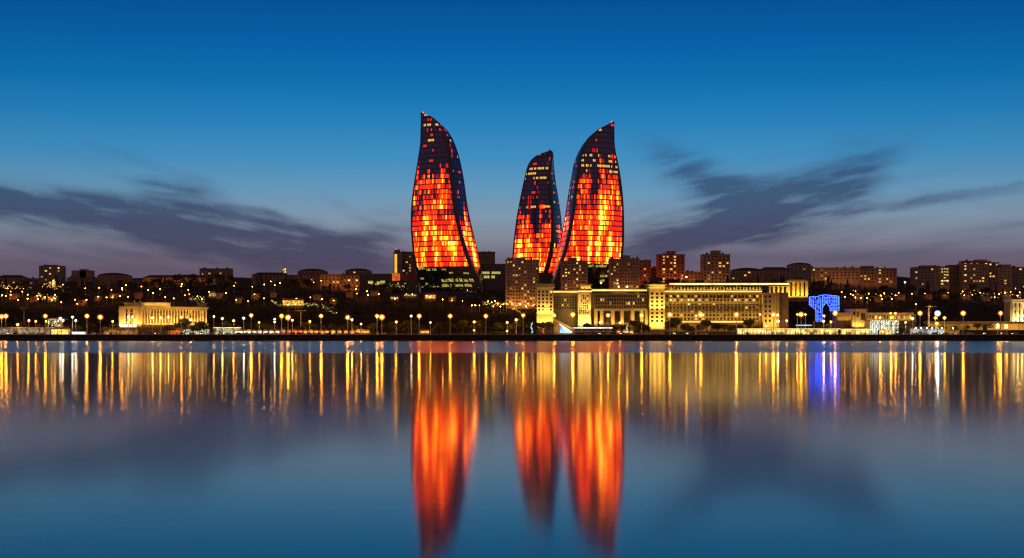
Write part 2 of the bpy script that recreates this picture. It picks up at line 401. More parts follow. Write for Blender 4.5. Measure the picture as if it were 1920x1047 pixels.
for px, Y in spots:
    # leave the view open in front of each lamp
    sc_ = R.uniform(.8,1.15)
    x = X(px, Y)
    hide = False
    for lp, lY in lampspots:
        if abs(px-lp) < 10 and Y < lY and lY-Y < 70: hide = True; break
    if hide: sc_ *= .42
    if cnt < 290:
        k = R.randrange(5); p = (x, Y, H(x, Y))
        if k not in used:
            used.add(k); o = protos[k]; o.location = p
        else: o = copy_tree(protos[k], p)
        o.scale = (sc_*R.uniform(.9,1.15), sc_, sc_*R.uniform(.85,1.1)); o.rotation_euler.z = R.random()*6.28
        o['label'] = 'dark tree in the unlit wood on the slope behind the promenade'
        o['group'] = 'trees of the dark hillside wood'
        cnt += 1
# the far-off wood along the crest and undergrowth: one mass
mb = MB(); rr = random.Random(5)
for i in range(560):
    px = rr.uniform(-20, 1940); Y = rr.choice([1395,1410,1425,1440,1455,1470]) + rr.uniform(-6,6)
    if blocked(px, Y) or (640 < px < 790 and Y > 1420): continue
    if 668 < px < 770 and Y > 1385: continue
    x = X(px, Y); z = H(x, Y); h = rr.uniform(6, 11)*(1.12 if 380 < px < 660 else .95)*(.75 if px < 130 or px > 1720 else 1)
    if rr.random() < .55: leaf_crown(mb, (x,Y,z+h*.55), rr.uniform(1.8,3.2), h*.5, 100, .6, rr, 'cone')
    else: leaf_crown(mb, (x,Y,z+h*.6), rr.uniform(3,5), h*.42, 110, .6, rr)
solo('woodland', mb, M['leafdark'], 'dark wood running along the crest below the skyline buildings', 'woodland', kind='stuff')
mb = MB()
for i in range(2600):
    px = rr.uniform(-20, 1940); Y = rr.uniform(1182, 1430)
    if 1040 < px < 1480 and Y < 1275: continue
    x = X(px, Y); leaf_crown(mb, (x,Y,H(x,Y)+.8), rr.uniform(1.5,3), 1.3, 14, .6, rr)
solo('undergrowth', mb, M['leafdark'], 'low dark bushes covering the slope under the trees', 'undergrowth', kind='stuff')
# promenade trees, lit by the lamps
pp = [tree_proto('promenade_tree', 21, 8.5, 9, 'round', M['leaf']), tree_proto('promenade_tree', 22, 7, 8, 'wide', M['leaf']), tree_proto('promenade_tree', 23, 9.5, 7.5, 'round', M['leaf'])]
PT = [(20,1060,1),(40,1066,0),(60,1058,1),(76,1064,2),(128,1062,1),(139,1056,0),(408,1062,1),(425,1058,0),(446,1064,1),(466,1060,2),(486,1064,0),(515,1060,1),(534,1064,1),(590,1062,0),(608,1058,1),(655,1062,2),(1740,1066,1),(1766,1070,0),(1790,1068,1),(1812,1070,1),(1832,1068,2),(1852,1070,0),(150,1050,1),(172,1056,0),(196,1052,1),(215,1058,1),(333,1044,1),(348,1046,2),(362,1042,1),(374,1044,2),(384,1046,1),(318,1040,1),(500,1052,1),(560,1050,1),(575,1046,2),(622,1056,1),(640,1060,0),(668,1050,1),(690,1052,1),(700,1048,1),(724,1050,0),(738,1046,0),(752,1050,1),(766,1048,2),(780,1050,0),(792,1052,1),(818,1050,1),(830,1046,0),(842,1050,1),(856,1050,0),(868,1046,2),(880,1050,0),(896,1052,1),(903,1046,0),(922,1050,1),(934,1046,0),(946,1052,1),(960,1048,0),(975,1050,2),(990,1052,0),(1004,1046,0),(1016,1050,2),(1028,1052,0),(1043,1058,1),(1090,1062,1),(1100,1060,2),(1113,1062,1),(1128,1060,1),(1150,1062,1),(1165,1060,0),(1188,1060,2),(1200,1058,0),(1210,1060,1),(1255,1052,0),(1268,1050,2),(1283,1052,0),(1296,1050,1),(1312,1052,0),(1325,1050,2),(1345,1052,0),(1358,1050,2),(1372,1052,1),(1388,1050,1),(1404,1054,2),(1420,1052,1),(1540,1050,1),(1552,1048,1),(1588,1060,1),(1690,1056,1),(1702,1060,1),(1720,1060,1)]
labs = relabel([a[0] for a in PT], 'round leafy tree touched by lamplight on the promenade')
used = set()
for (px, Y, k), lab in zip(PT, labs):
    Y -= 10; x = X(px, Y); s_ = R.uniform(.85, 1.25)
    if k not in used: used.add(k); o = pp[k]; o.location = (x, Y, 4.5)
    else: o = copy_tree(pp[k], (x, Y, 4.5))
    o.scale = (s_, s_, s_*R.uniform(.9,1.1)); o.rotation_euler.z = R.random()*6.28
    o['label'] = lab; o['group'] = 'lamplit trees along the promenade'
for o, u in ((protos, None),): pass
# clipped hedge at the back of the promenade
def hedge(px0, px1, Y, h, lab):
    mb = MB(); x0, x1 = X(px0,Y), X(px1,Y); n_ = int((x1-x0)*7)
    for _ in range(n_): leaf_crown(mb, (rr.uniform(x0,x1), Y+rr.uniform(-.6,.6), 4.5+h*rr.random()*.9), .5, .4, 4, .35, rr)
    solo('hedge', mb, M['leaf'], lab, 'hedge')
hedge(690, 1010, 1036, 2.0, 'long low hedge behind the road right of the market stalls')
hedge(1245, 1380, 1040, 2.2, 'low hedge before the gold-lit government building')

# ------------------------------------------------------------------ windows and plain buildings
WINB = {}
def winmesh(mat):
    if mat.name not in WINB:
        WINB[mat.name] = MB().box(-.5,.5,-.5,.5,-.5,.5).mesh('window', mat)
    return WINB[mat.name]
def add_windows(t, rects, limit=100, parent=None, name='window'):
    # rects: (xc, yc, zc, w, h, thick, mat, rz)
    rects = sorted(rects, key=lambda r: 0 if r[6].name.startswith('lit') else 1)
    for r in rects[:limit]:
        t.inst(name, winmesh(r[6]), r[:3], (r[3], r[5], r[4]), r[7], parent)
    rest = {}
    for r in rects[limit:]: rest.setdefault(r[6].name, (r[6], MB()))[1].box(r[0]-r[3]/2, r[0]+r[3]/2, r[1]-r[5]/2, r[1]+r[5]/2, r[2]-r[4]/2, r[2]+r[4]/2)
    for nm, (mt, b_) in rest.items(): t.part('further_windows', b_, mt, parent, kind='stuff')
UP = 1.75
def uplight(parent, P0, P1, z, off, tilt, power, col=(1,.70,.26), width=.8):
    d = Vector((P1[0]-P0[0], P1[1]-P0[1], 0)); ln = d.length; d.normalize(); n_ = Vector((-d.y, d.x, 0))
    dirv = (n_*math.cos(tilt) + Vector((0,0,1))*math.sin(tilt)).normalized()
    zl = -dirv; xl = d; yl = zl.cross(xl).normalized()
    la = bpy.data.lights.new('floodlight', 'AREA'); la.shape = 'RECTANGLE'; la.size = ln; la.size_y = width; la.energy = power*UP; la.color = (col[0], col[1]*.82, col[2]*.42)
    o = bpy.data.objects.new('floodlight', la); link(o)  # this name also covers unseen fill lights added under apartment blocks
    mid = Vector(((P0[0]+P1[0])/2, (P0[1]+P1[1])/2, z)) - n_*off
    m4 = Matrix((xl, yl, zl)).transposed().to_4x4(); m4.translation = mid
    o.matrix_world = m4
    if parent is not None:
        o.parent = parent.o; o.matrix_parent_inverse = Matrix.Translation(parent.loc).inverted()
    return o
def block(name, label, px0, px1, yt, Y, wall, yvis, depth=16, lit=.1, fl=3.3, bay=4.0, rooms=(), roof='flat', roofmat=None, litm=None, ww=1.7, wh=1.5, bal=False, maxw=100, group=None, cat='apartment block', bands=False, litcols=None, rr=None, up=0):
    rr = rr or random.Random(int(px0*7+yt)); x0, x1 = X(px0,Y), X(px1,Y); zt = Z(yt, Y); zv = Z(yvis, Y)
    zb = min(H(x0,Y), H(x1,Y), H((x0+x1)/2,Y+depth)) - 2
    t = Thing(name, label, cat, ((x0+x1)/2, Y+depth/2, zb+2), group)
    w_ = MB().box(x0, x1, Y, Y+depth, zb, zt)
    t.part('wall', w_, wall)
    rm = roofmat or M['slate']
    if roof == 'hip': t.part('roof', MB().hip(x0-.5, x1+.5, Y-.5, Y+depth+.5, zt, zt+min(3.2,(x1-x0)*.12), min((x1-x0)*.3, depth*.42)), rm)
    elif roof == 'round':
        r_ = MB(); m_ = 10; hh = min(4.0, (x1-x0)*.09)
        pts = [(x0+(x1-x0)*i/m_, zt+.05+hh*math.sin(math.pi*i/m_)**.6) for i in range(m_+1)]
        r_.extr([(x1,zt+.01)]+pts[::-1][1:-1]+[(x0,zt+.01)], Y+.3, Y+depth-.3); t.part('roof', r_, rm)
    else:
        t.part('roof', MB().box(x0-.35, x1+.35, Y-.35, Y+depth+.35, zt+.003, zt+.55), rm)
    for (a,b,c) in rooms:
        t.part('roof_room', MB().box(X(a,Y), X(b,Y), Y+2, Y+depth-3, zt+.5, Z(c,Y)).box(X(a,Y)-.25, X(b,Y)+.25, Y+1.75, Y+depth-2.75, Z(c,Y)+.003, Z(c,Y)+.4), wall)
    # rooftop clutter
    cl = MB(); nb_ = max(1, int((x1-x0)/9))
    for _ in range(min(nb_, 4)):
        cx = rr.uniform(x0+1.5, x1-1.5); q = rr.uniform(.5,1.3)
        if roof == 'flat':
            cl.box(cx-q, cx+q, Y+4, Y+6, zt+.56, zt+.56+rr.uniform(.8,2.0))
            if rr.random() < .6: cl.tube((cx+1.2,Y+5,zt+.5), (cx+1.2,Y+5,zt+rr.uniform(2.5,5)), .07, .05, 5)
    if cl.v: t.part('rooftop_units', cl, M['darkmetal'])
    nf = max(1, int((zt-zv)/fl)); nbay = max(1, int((x1-x0-1.5)/bay)); bw = (x1-x0-1.5)/nbay
    rects = []
    for f in range(nf):
        zc = zt - 1.9 - f*fl
        for k in range(nbay):
            xc = x0+.75+bw*(k+.5)
            p = lit
            if litcols and k % max(2, litcols) == 1: p = min(.8, lit*3.2)
            mt = M['glassdark']
            if rr.random() < p: mt = (litm or [E['winwarm'],E['winwarm'],E['winpale']])[rr.randrange(len(litm) if litm else 3)]
            rects.append((xc, Y-.02, zc, ww*(1 if rr.random()<.75 else 1.35), wh, .18, mt, 0))
    add_windows(t, rects, maxw)
    if up: uplight(t, (x0+1, Y), (x1-1, Y), zv-1, 9, .95, up, (1,.47,.2), 1.0)  # added orange fill light without a fitting, stands in for street lamps
    if bands:
        b_ = MB()
        for f in range(nf+1): b_.box(x0-.06, x1+.06, Y-.22, Y-.003, zt-.35-f*fl, zt-.1-f*fl)
        t.part('floor_bands', b_, wall)
    if bal:
        for k in range(1, nbay, 3):
            b_ = MB(); xc = x0+.75+bw*(k+.5)
            for f in range(nf):
                zc = zt-1.9-f*fl
                b_.box(xc-bw*.48, xc+bw*.48, Y-1.25, Y-.1, zc-1.15, zc-1.0).box(xc-bw*.48, xc+bw*.48, Y-1.25, Y-1.15, zc-1.0, zc-.35)
            t.part('balcony_stack', b_, wall)
    return t
SK = 'buildings along the skyline'
B = block
B('apartment_block','low dark hipped block at the far left with a row of lit windows',-8,45,521,1560,M['brown'],545,lit=.22,roof='hip',group=SK,wh=1.2)
B('apartment_block','low flat block between the far left hipped block and the dark high-rise',45,73,523,1600,M['grey'],545,lit=.12,group=SK)
t=B('apartment_block','twelve-storey dark high-rise at left with scattered lit windows',73,115,499.5,1590,M['grey'],545,lit=.16,rooms=[(80,104,497.5)],group=SK,bands=True)
t.inst('lit_stairwell', winmesh(E['winpale']), (X(101,1590),1589.9,Z(532,1590)), (3.2,.2,8))
B('apartment_block','plain brown block beneath the stepped penthouse, left skyline',125,172,521.5,1580,M['brown'],545,lit=.03,group=SK,rooms=[(133,171,508),(148,160,505.5)])
B('apartment_block','low dark block right of the penthouse block',172,184,522,1600,M['brown'],545,lit=.0,group=SK)
B('apartment_block','broad dark block with rooftop hump, between penthouse block and orange-lit block',182,241,517,1570,M['brown'],545,lit=.02,roof='round',group=SK,bal=True)
B('apartment_block','small low dark block left of the long orange-lit block',241,268,525,1610,M['grey'],545,lit=.0,group=SK)
B('apartment_block','long low block washed in orange lamplight left of the pale-windowed block',268,385,521,1560,M['tan'],540,lit=.1,roof='hip',roofmat=M['tile'],group=SK,bay=5,up=1800)
B('apartment_block','tiny lit-topped block behind the long orange-lit block',343,366,516,1660,M['tan'],525,lit=.4,group=SK)
B('apartment_block','low tan wing under the pale-windowed block',385,405,524,1560,M['tan'],540,lit=.05,group=SK,up=300)
B('apartment_block','eight-storey block with a pale lit left corner, left skyline',374,432,504.5,1600,M['brown'],530,lit=.07,group=SK,bands=True)
B('office_block','glazed pale-lit corner bay of the eight-storey left skyline block',374.5,387,505.5,1592,M['grey'],528,lit=.55,litm=[E['winpale']],group=SK,depth=6,cat='building')
B('apartment_block','long low block left of the lit turret',472,540,516,1600,M['brown'],530,lit=.08,group=SK,roof='hip')
B('apartment_block','low block behind trees right of the lit turret',540,602,516.5,1620,M['tan'],530,lit=.08,group=SK)
B('apartment_block','rounded-roof block right of the lit turret',558,612,509,1660,M['brown'],525,lit=.08,group=SK,roof='round')
B('apartment_block','small orange-lit block left of the second rounded-roof block',600,645,515,1580,M['tan'],535,lit=.12,group=SK,up=700)
B('apartment_block','second rounded-roof block, just left of the dark office podium',647,695,508,1640,M['brown'],525,lit=.14,group=SK,roof='round')
B('apartment_block','low orange-lit block before the second rounded-roof block',642,674,517,1570,M['tan'],540,lit=.18,group=SK,up=600)
# lit turret with aerial
t = Thing('lit_turret','small bright white-lit turret with a thin aerial on the left skyline','turret',(X(533.5,1610),1610,Z(520,1610)),SK)
a,b=X(530,1610),X(537,1610)
t.part('shaft', MB().box(a,b,1608,1612,Z(520,1610)-4,Z(503.5,1610)).box(a-.4,b+.4,1607.6,1612.4,Z(503.5,1610),Z(502.5,1610)), M['white'])
for k,(u,v) in enumerate(((531.5,514),(535.5,510),(532,506.5),(535.5,505),(534,512))): t.inst('lit_opening', winmesh(E['winpale']), (X(u,1610),1607.9,Z(v,1610)), (1.5,.3,2.0))
t.part('aerial', MB().tube(((a+b)/2,1610,Z(503,1610)),((a+b)/2,1610,Z(489,1610)),.35,.12,6).box((a+b)/2-1.2,(a+b)/2+1.2,1609.8,1610.2,Z(494,1610),Z(494,1610)+.4), M['metal'])
# behind the left flame tower
t=B('apartment_tower','slender tower with a gold light strip left of the left flame tower',738,753,474,1640,M['grey'],525,lit=.1,group=SK,rooms=[(739,749,468.5)])
t.part('gold_strip', MB().box(X(740,1640),X(744.5,1640),1639.4,1639.8,Z(512,1640),Z(477,1640)), E['gold'])
t.part('beacon', MB().ball((X(742,1640),1642,Z(467.5,1640)),.6), E['redlight'])
B('apartment_tower','dark slab tower directly left of the left flame tower',752.5,779,473,1660,M['brown'],530,lit=.07,bay=3.2,group=SK,litcols=4)
B('apartment_tower','brown block seen just right of the left flame tower',896,928,473,1700,M['brown'],500,lit=.05,bay=3.4,group=SK,bands=True)
# modern podium blocks of the tower complex
def podium(label, px0, px1, yt, Y, yb, rows, depth=30, wall='glassgreen', roofrow=6):
    x0,x1=X(px0,Y),X(px1,Y); t=Thing('office_podium',label,'office building',((x0+x1)/2,Y+depth/2,H((x0+x1)/2,Y)),'low glazed offices around the flame towers')
    t.part('glazed_wall', MB().box(x0,x1,Y,Y+depth,Z(yb,Y)-6,Z(yt+roofrow,Y)), M[wall])
    t.part('roof', MB().box(x0-.6,x1+.6,Y-.6,Y+depth+.6,Z(yt+roofrow,Y)+.003,Z(yt,Y)), M['darkmetal'])
    for (a,b,y0,y1) in rows:
        nn=max(1,int((b-a)/3.2)); w=(X(b,Y)-X(a,Y))/nn
        rects=[(X(a,Y)+w*(k+.5),Y-.03,Z((y0+y1)/2,Y),w*.82,Z(y0,Y)-Z(y1,Y),.2,E['wingreen'],0) for k in range(nn) if R.random()<.86]
        add_windows(t,rects)
    mu=MB(); k=x0+1.5
    while k<x1: mu.box(k-.09,k+.09,Y-.22,Y-.01,Z(yb,Y)-2,Z(yt+roofrow,Y)-.05); k+=3.0
    t.part('mullions',mu,M['darkmetal'])
    return t
podium('dark glazed office podium with two yellow-green window rows right of left flame tower',893,950,495,1490,545,[(898,945,509.5,514),(907,918,517,522),(921,928,517,522),(934,936,538,540)])
t=podium('long dark podium left of the left flame tower over glimmering green windows',675,786,513.5,1500,540,[(690,700,527,532),(706,712,528,534),(713,722,526,531),(745,748,530,534),(754,762,531,533)],roofrow=13)
t.part('orange_panel', MB().box(X(735.5,1500),X(750,1500),1498.4,1499.2,Z(526.5,1500),Z(513.2,1500)), E['ored'])
t.part('red_fascia', MB().box(X(750.5,1500),X(783,1500),1498.9,1499.3,Z(526,1500),Z(515,1500)), M['redglow_and_trim'])
# foreground apartment towers
G2='apartment towers in front of the flame towers'
B('apartment_tower','broad cream apartment tower before the middle flame tower',948,1011,488,1300,M['cream'],572,lit=.14,bay=2.5,fl=3.0,rooms=[(951,964,484),(966,985,483.5)],bal=True,group=G2,maxw=100,ww=1.25,wh=1.35,litcols=5,up=1500)
B('apartment_tower','dark apartment tower standing between the middle and right flame towers',1052,1102,490,1330,M['brown'],548,lit=.12,bay=2.6,fl=3.0,rooms=[(1066,1082,484)],bal=True,group=G2,ww=1.3,wh=1.35,litcols=4,up=1000)
B('apartment_tower','dark apartment tower overlapping the right foot of the right flame tower',1143,1199,486,1330,M['brown'],548,lit=.10,bay=2.6,fl=3.0,rooms=[(1169,1182,479.5)],bal=True,group=G2,ww=1.3,wh=1.35,litcols=5,up=1100)
B('apartment_tower','red-lit stepped block right of the right flame tower',1197,1221,489,1440,M['redglow_and_trim'],532,lit=.08,group=G2,bay=3,up=500)  # red glow of the flame tower is in the wall colour
B('apartment_tower','low red-brown annex right of the red-lit stepped block',1221,1234,503,1450,M['redglow_and_trim'],532,lit=.1,group=G2)  # red glow of the flame tower is in the wall colour
B('apartment_tower','red-brown apartment tower left of the two twin-capped towers',1233,1284,478,1400,M['redglow_and_trim'],532,lit=.17,bay=3.3,fl=3.1,rooms=[(1251,1267,471.5)],bands=True,group=G2,litcols=3,litm=[E['winpale'],E['winwarm']],up=1300)  # red glow of the flame tower is in the wall colour
B('apartment_tower','brown apartment tower right of the two twin-capped towers',1317,1369,478,1400,M['brown'],532,lit=.13,bay=3.3,fl=3.1,rooms=[(1335,1352,470.5)],bands=True,group=G2,litcols=3,litm=[E['winpale'],E['winwarm']],up=900)
B('garage_block','low orange-lit block between the two capped apartment towers',1284,1318,511,1420,M['tan'],530,lit=.05,group=G2,up=500)
# right skyline
B('apartment_block','long low block with domed roof right of the brown apartment tower',1370,1432,508,1600,M['brown'],530,lit=.12,roof='round',group=SK)
B('apartment_block','low block continuing right of the domed-roof block',1426,1482,506,1620,M['brown'],530,lit=.08,roof='hip',group=SK)
B('apartment_block','rounded block rising behind the gold pavilion',1480,1521,496.5,1650,M['grey'],515,lit=.15,roof='round',group=SK)
B('apartment_block','long nine-bay slab with lit windows right of the rounded block',1521,1612,503,1600,M['cream'],530,lit=.13,group=SK,bay=4.4,up=900)
B('apartment_block','long slab with a wooded roof hump right of the nine-bay slab',1597,1682,504,1630,M['brown'],532,lit=.13,group=SK,bay=4.2,rooms=[(1618,1640,499.5)],up=800)
B('apartment_block','grey block with lit ground row and blank pale side wall, right skyline',1714,1752,502,1580,M['grey'],536,lit=.14,group=SK,rooms=[(1728,1752,498.5)],bay=3.2)
B('apartment_block','narrow blank pale slab at the right skyline',1752,1763,499.5,1582,M['cream'],536,lit=.0,group=SK)
B('apartment_block','narrow brightly lit cream block at the right skyline',1763,1780,501.5,1580,M['stone'],536,lit=.6,group=SK,bay=2.6,litm=[E['winpale']],bal=True)
B('apartment_block','ridged apartment block left of the red-topped high-rise',1780,1806,498,1585,M['brown'],538,lit=.12,group=SK,bay=3,bal=True)
t=B('apartment_tower','broad high-rise with a red-edged flat crown, right skyline',1806,1853,490.5,1570,M['cream'],542,lit=.17,group=SK,bay=3.1,rooms=[(1832,1852,487.5)],bands=True)
t.part('crown_fascia', MB().box(X(1804.5,1570),X(1854.5,1570),1569,1569.55,Z(494,1570),Z(489.5,1570)), M['redglow_and_trim'])
B('apartment_tower','dark slab joined to the red-edged high-rise on its right',1853,1873,493,1580,M['brown'],542,lit=.16,group=SK,bay=3)
B('apartment_block','cream block near the right edge of the skyline',1873,1897,501,1580,M['cream'],542,lit=.14,group=SK,bay=3.2,rooms=[(1880,1897,496.5)])
B('apartment_block','dark block at the right edge of the skyline',1897,1930,502,1600,M['grey'],542,lit=.15,group=SK,bay=3.2)
B('garage_block','small low orange block on the slope above the blue lattice',1561,1583,535,1380,M['tan'],549,lit=.1,group=SK)
B('garage_block','low orange-lit block under the right-edge skyline block',1868,1890,534,1420,M['tan'],545,lit=.1,group=SK)

HOUSES = [(24,14,551,557),(62,12,557,562),(97,16,555,561),(152,12,563,568),(182,10,556,560),(212,14,551,556),(258,12,549,555),(410,12,550,555),(447,12,558,563),(478,14,551,556),(512,10,549,553),(594,14,553,558),(624,12,560,565),(655,12,548,553),(702,14,546,551),(848,14,557,562),(1612,14,553,558),(1648,12,557,562),(1690,14,553,558),(1742,12,552,557),(1772,12,551,556),(1812,14,553,558),(1852,12,556,561),(1890,12,551,556)]
def slopeY0(px, py):
    for Y in range(1180, 1470, 2):
        if H(X(px, Y), Y) + 2 >= Z(py, Y): return float(Y)
    return 1440.0
for (c, w_, y0_, y1_), lab in zip(HOUSES, relabel([h_[0] for h_ in HOUSES], 'small dim house among the hillside trees')):
    Yh = slopeY0(c, y1_) - 4
    B('hillside_house', lab, c-w_/2, c+w_/2, y0_, Yh, M['tan'] if R.random()<.6 else M['cream'], y1_+2, depth=8, lit=.35, fl=2.9, bay=2.8, ww=1.0, wh=1.2, roof='hip', roofmat=M['tile'], group='small houses on the wooded slope', cat='house', up=int(R.uniform(20,60)))
# ------------------------------------------------------------------ flame towers
def smooth_interp(tab):
    tab = sorted(tab); ysx = np.array([r[0] for r in tab], float); out = []
    yy = np.linspace(ysx[0], ysx[-1], 420)
    for c in range(1, 4):
        v = np.interp(yy, ysx, [r[c] for r in tab]); k = 9
        pad = np.concatenate([2*v[0]-v[1:k+1][::-1], v, 2*v[-1]-v[-k-1:-1][::-1]])
        out.append(np.convolve(pad, np.ones(2*k+1)/(2*k+1), 'valid'))
    return yy, out
def led_material(seed, ztop, zbot, dens, bias=0.0, cw=1.5, fh=5.27):
    m, nt, b = ntree('flame_led_facade'); L = nt.links.new; N = nt.nodes.new
    def math_(op, a, b_=None, c=None):
        nd = N('ShaderNodeMath'); nd.operation = op
        for i, v in enumerate((a, b_, c)):
            if v is None: continue
            if isinstance(v, (int, float)): nd.inputs[i].default_value = v
            else: L(v, nd.inputs[i])
        return nd.outputs[0]
    uv = N('ShaderNodeUVMap'); sp = N('ShaderNodeSeparateXYZ'); L(uv.outputs[0], sp.inputs[0])
    u, v = sp.outputs[0], sp.outputs[1]
    cu = math_('FLOOR', math_('DIVIDE', u, cw)); cv = math_('FLOOR', math_('DIVIDE', v, fh))
    fu = math_('FRACT', math_('DIVIDE', u, cw)); fv = math_('FRACT', math_('DIVIDE', v, fh))
    def comb(a, b_, c=0.0):
        nd = N('ShaderNodeCombineXYZ')
        for i, q in enumerate((a, b_, c)):
            if isinstance(q, (int, float)): nd.inputs[i].default_value = q
            else: L(q, nd.inputs[i])
        return nd.outputs[0]
    def noise(vec, s, d=2):
        nd = N('ShaderNodeTexNoise'); nd.inputs['Scale'].default_value = s; nd.inputs['Detail'].default_value = d; L(vec, nd.inputs['Vector']); return nd.outputs['Fac']
    def white(vec):
        nd = N('ShaderNodeTexWhiteNoise'); nd.noise_dimensions = '3D'; L(vec, nd.inputs['Vector']); return nd.outputs['Value']
    flame = noise(comb(math_('MULTIPLY', cu, .19), math_('MULTIPLY', cv, .15), seed), 1.0, 2.5)
    patch = noise(comb(math_('MULTIPLY', cu, .11), math_('MULTIPLY', cv, .42), seed+9), 1.0, 2)
    wn = white(comb(cu, cv, seed)); wc = white(comb(math_('FLOOR', math_('DIVIDE', cu, 3)), cv, seed+3)); wr = white(comb(0, cv, seed+5))
    wcol = white(comb(cu, 0, seed+7))
    hgt = N('ShaderNodeMapRange'); hgt.inputs[1].default_value = zbot; hgt.inputs[2].default_value = ztop; hgt.inputs[3].default_value = 0; hgt.inputs[4].default_value = 1; L(v, hgt.inputs[0]); hh = hgt.outputs[0]
    # heat: how far up the flame ramp each panel is
    fade = N('ShaderNodeMapRange'); fade.interpolation_type = 'SMOOTHSTEP'; fade.inputs[1].default_value = dens-.34; fade.inputs[2].default_value = dens+.21; fade.inputs[3].default_value = 0; fade.inputs[4].default_value = .74; L(hh, fade.inputs[0])
    heat = math_('ADD', math_('MULTIPLY', math_('SUBTRACT', flame, .5), 2.3), .45+bias)
    heat = math_('ADD', heat, math_('MULTIPLY', math_('SUBTRACT', patch, .5), 1.0))
    heat = math_('ADD', heat, math_('MULTIPLY', math_('SUBTRACT', wn, .5), .46))
    heat = math_('ADD', heat, math_('MULTIPLY', math_('SUBTRACT', wcol, .5), .20))
    heat = math_('SUBTRACT', heat, fade.outputs[0])
    cool = math_('MULTIPLY', math_('GREATER_THAN', wc, .6), math_('MULTIPLY', fade.outputs[0], .5))
    heat = math_('SUBTRACT', heat, cool)
    low = N('ShaderNodeMapRange'); low.inputs[1].default_value = dens-.02; low.inputs[2].default_value = dens-.3; low.inputs[3].default_value = -1; low.inputs[4].default_value = .24; L(hh, low.inputs[0])
    heat = math_('MAXIMUM', heat, low.outputs[0])
    rmp = N('ShaderNodeValToRGB'); cr = rmp.color_ramp
    stops = [(0,(.0015,.0008,.004)),(.08,(.035,.0015,.003)),(.18,(.13,.003,.002)),(.36,(.44,.009,.001)),(.53,(1,.045,.001)),(.66,(1,.15,.003)),(.84,(1,.38,.014)),(1,(1,.68,.08))]
    cr.elements[0].position = 0; cr.elements[0].color = (*stops[0][1],1); cr.elements[1].position = 1; cr.elements[1].color = (*stops[-1][1],1)
    for p, c in stops[1:-1]: e = cr.elements.new(p); e.color = (*c, 1)
    L(heat, rmp.inputs[0])
    # sparse lit office windows in the dark upper part
    row = math_('GREATER_THAN', wr, .80); of = math_('GREATER_THAN', math_('ADD', wc, math_('MULTIPLY', row, .36)), .91)
    of = math_('MULTIPLY', math_('MULTIPLY', of, math_('GREATER_THAN', wn, .3)), math_('MULTIPLY', math_('GREATER_THAN', fade.outputs[0], .35), math_('MULTIPLY', math_('GREATER_THAN', fv, .22), math_('LESS_THAN', fv, .66))))
    oc = N('ShaderNodeMix'); oc.data_type = 'RGBA'; L(math_('GREATER_THAN', wr, .80), oc.inputs[0]); oc.inputs[6].default_value = (.20,.006,.003,1); oc.inputs[7].default_value = (.18,.10,.014,1)
    mx = N('ShaderNodeMix'); mx.data_type = 'RGBA'; L(of, mx.inputs[0]); L(rmp.outputs[0], mx.inputs[6]); L(oc.outputs[2], mx.inputs[7])
    # mullions: a dark gap at each panel edge; spandrel gap per floor
    mu = math_('MULTIPLY', math_('GREATER_THAN', fu, .30), math_('LESS_THAN', fu, .97))
    mu = math_('ADD', math_('MULTIPLY', mu, .98), .02)
    st = math_('MULTIPLY', math_('MULTIPLY', mu, math_('MULTIPLY', math_('GREATER_THAN', fv, .04), math_('LESS_THAN', fv, .82))), 6.2)
    L(mx.outputs[2], b.inputs['Emission Color']); L(st, b.inputs['Emission Strength'])
    b.inputs['Base Color'].default_value = (.012,.012,.03,1); b.inputs['Roughness'].default_value = .18
    m.cycles.emission_sampling = 'NONE'
    return m
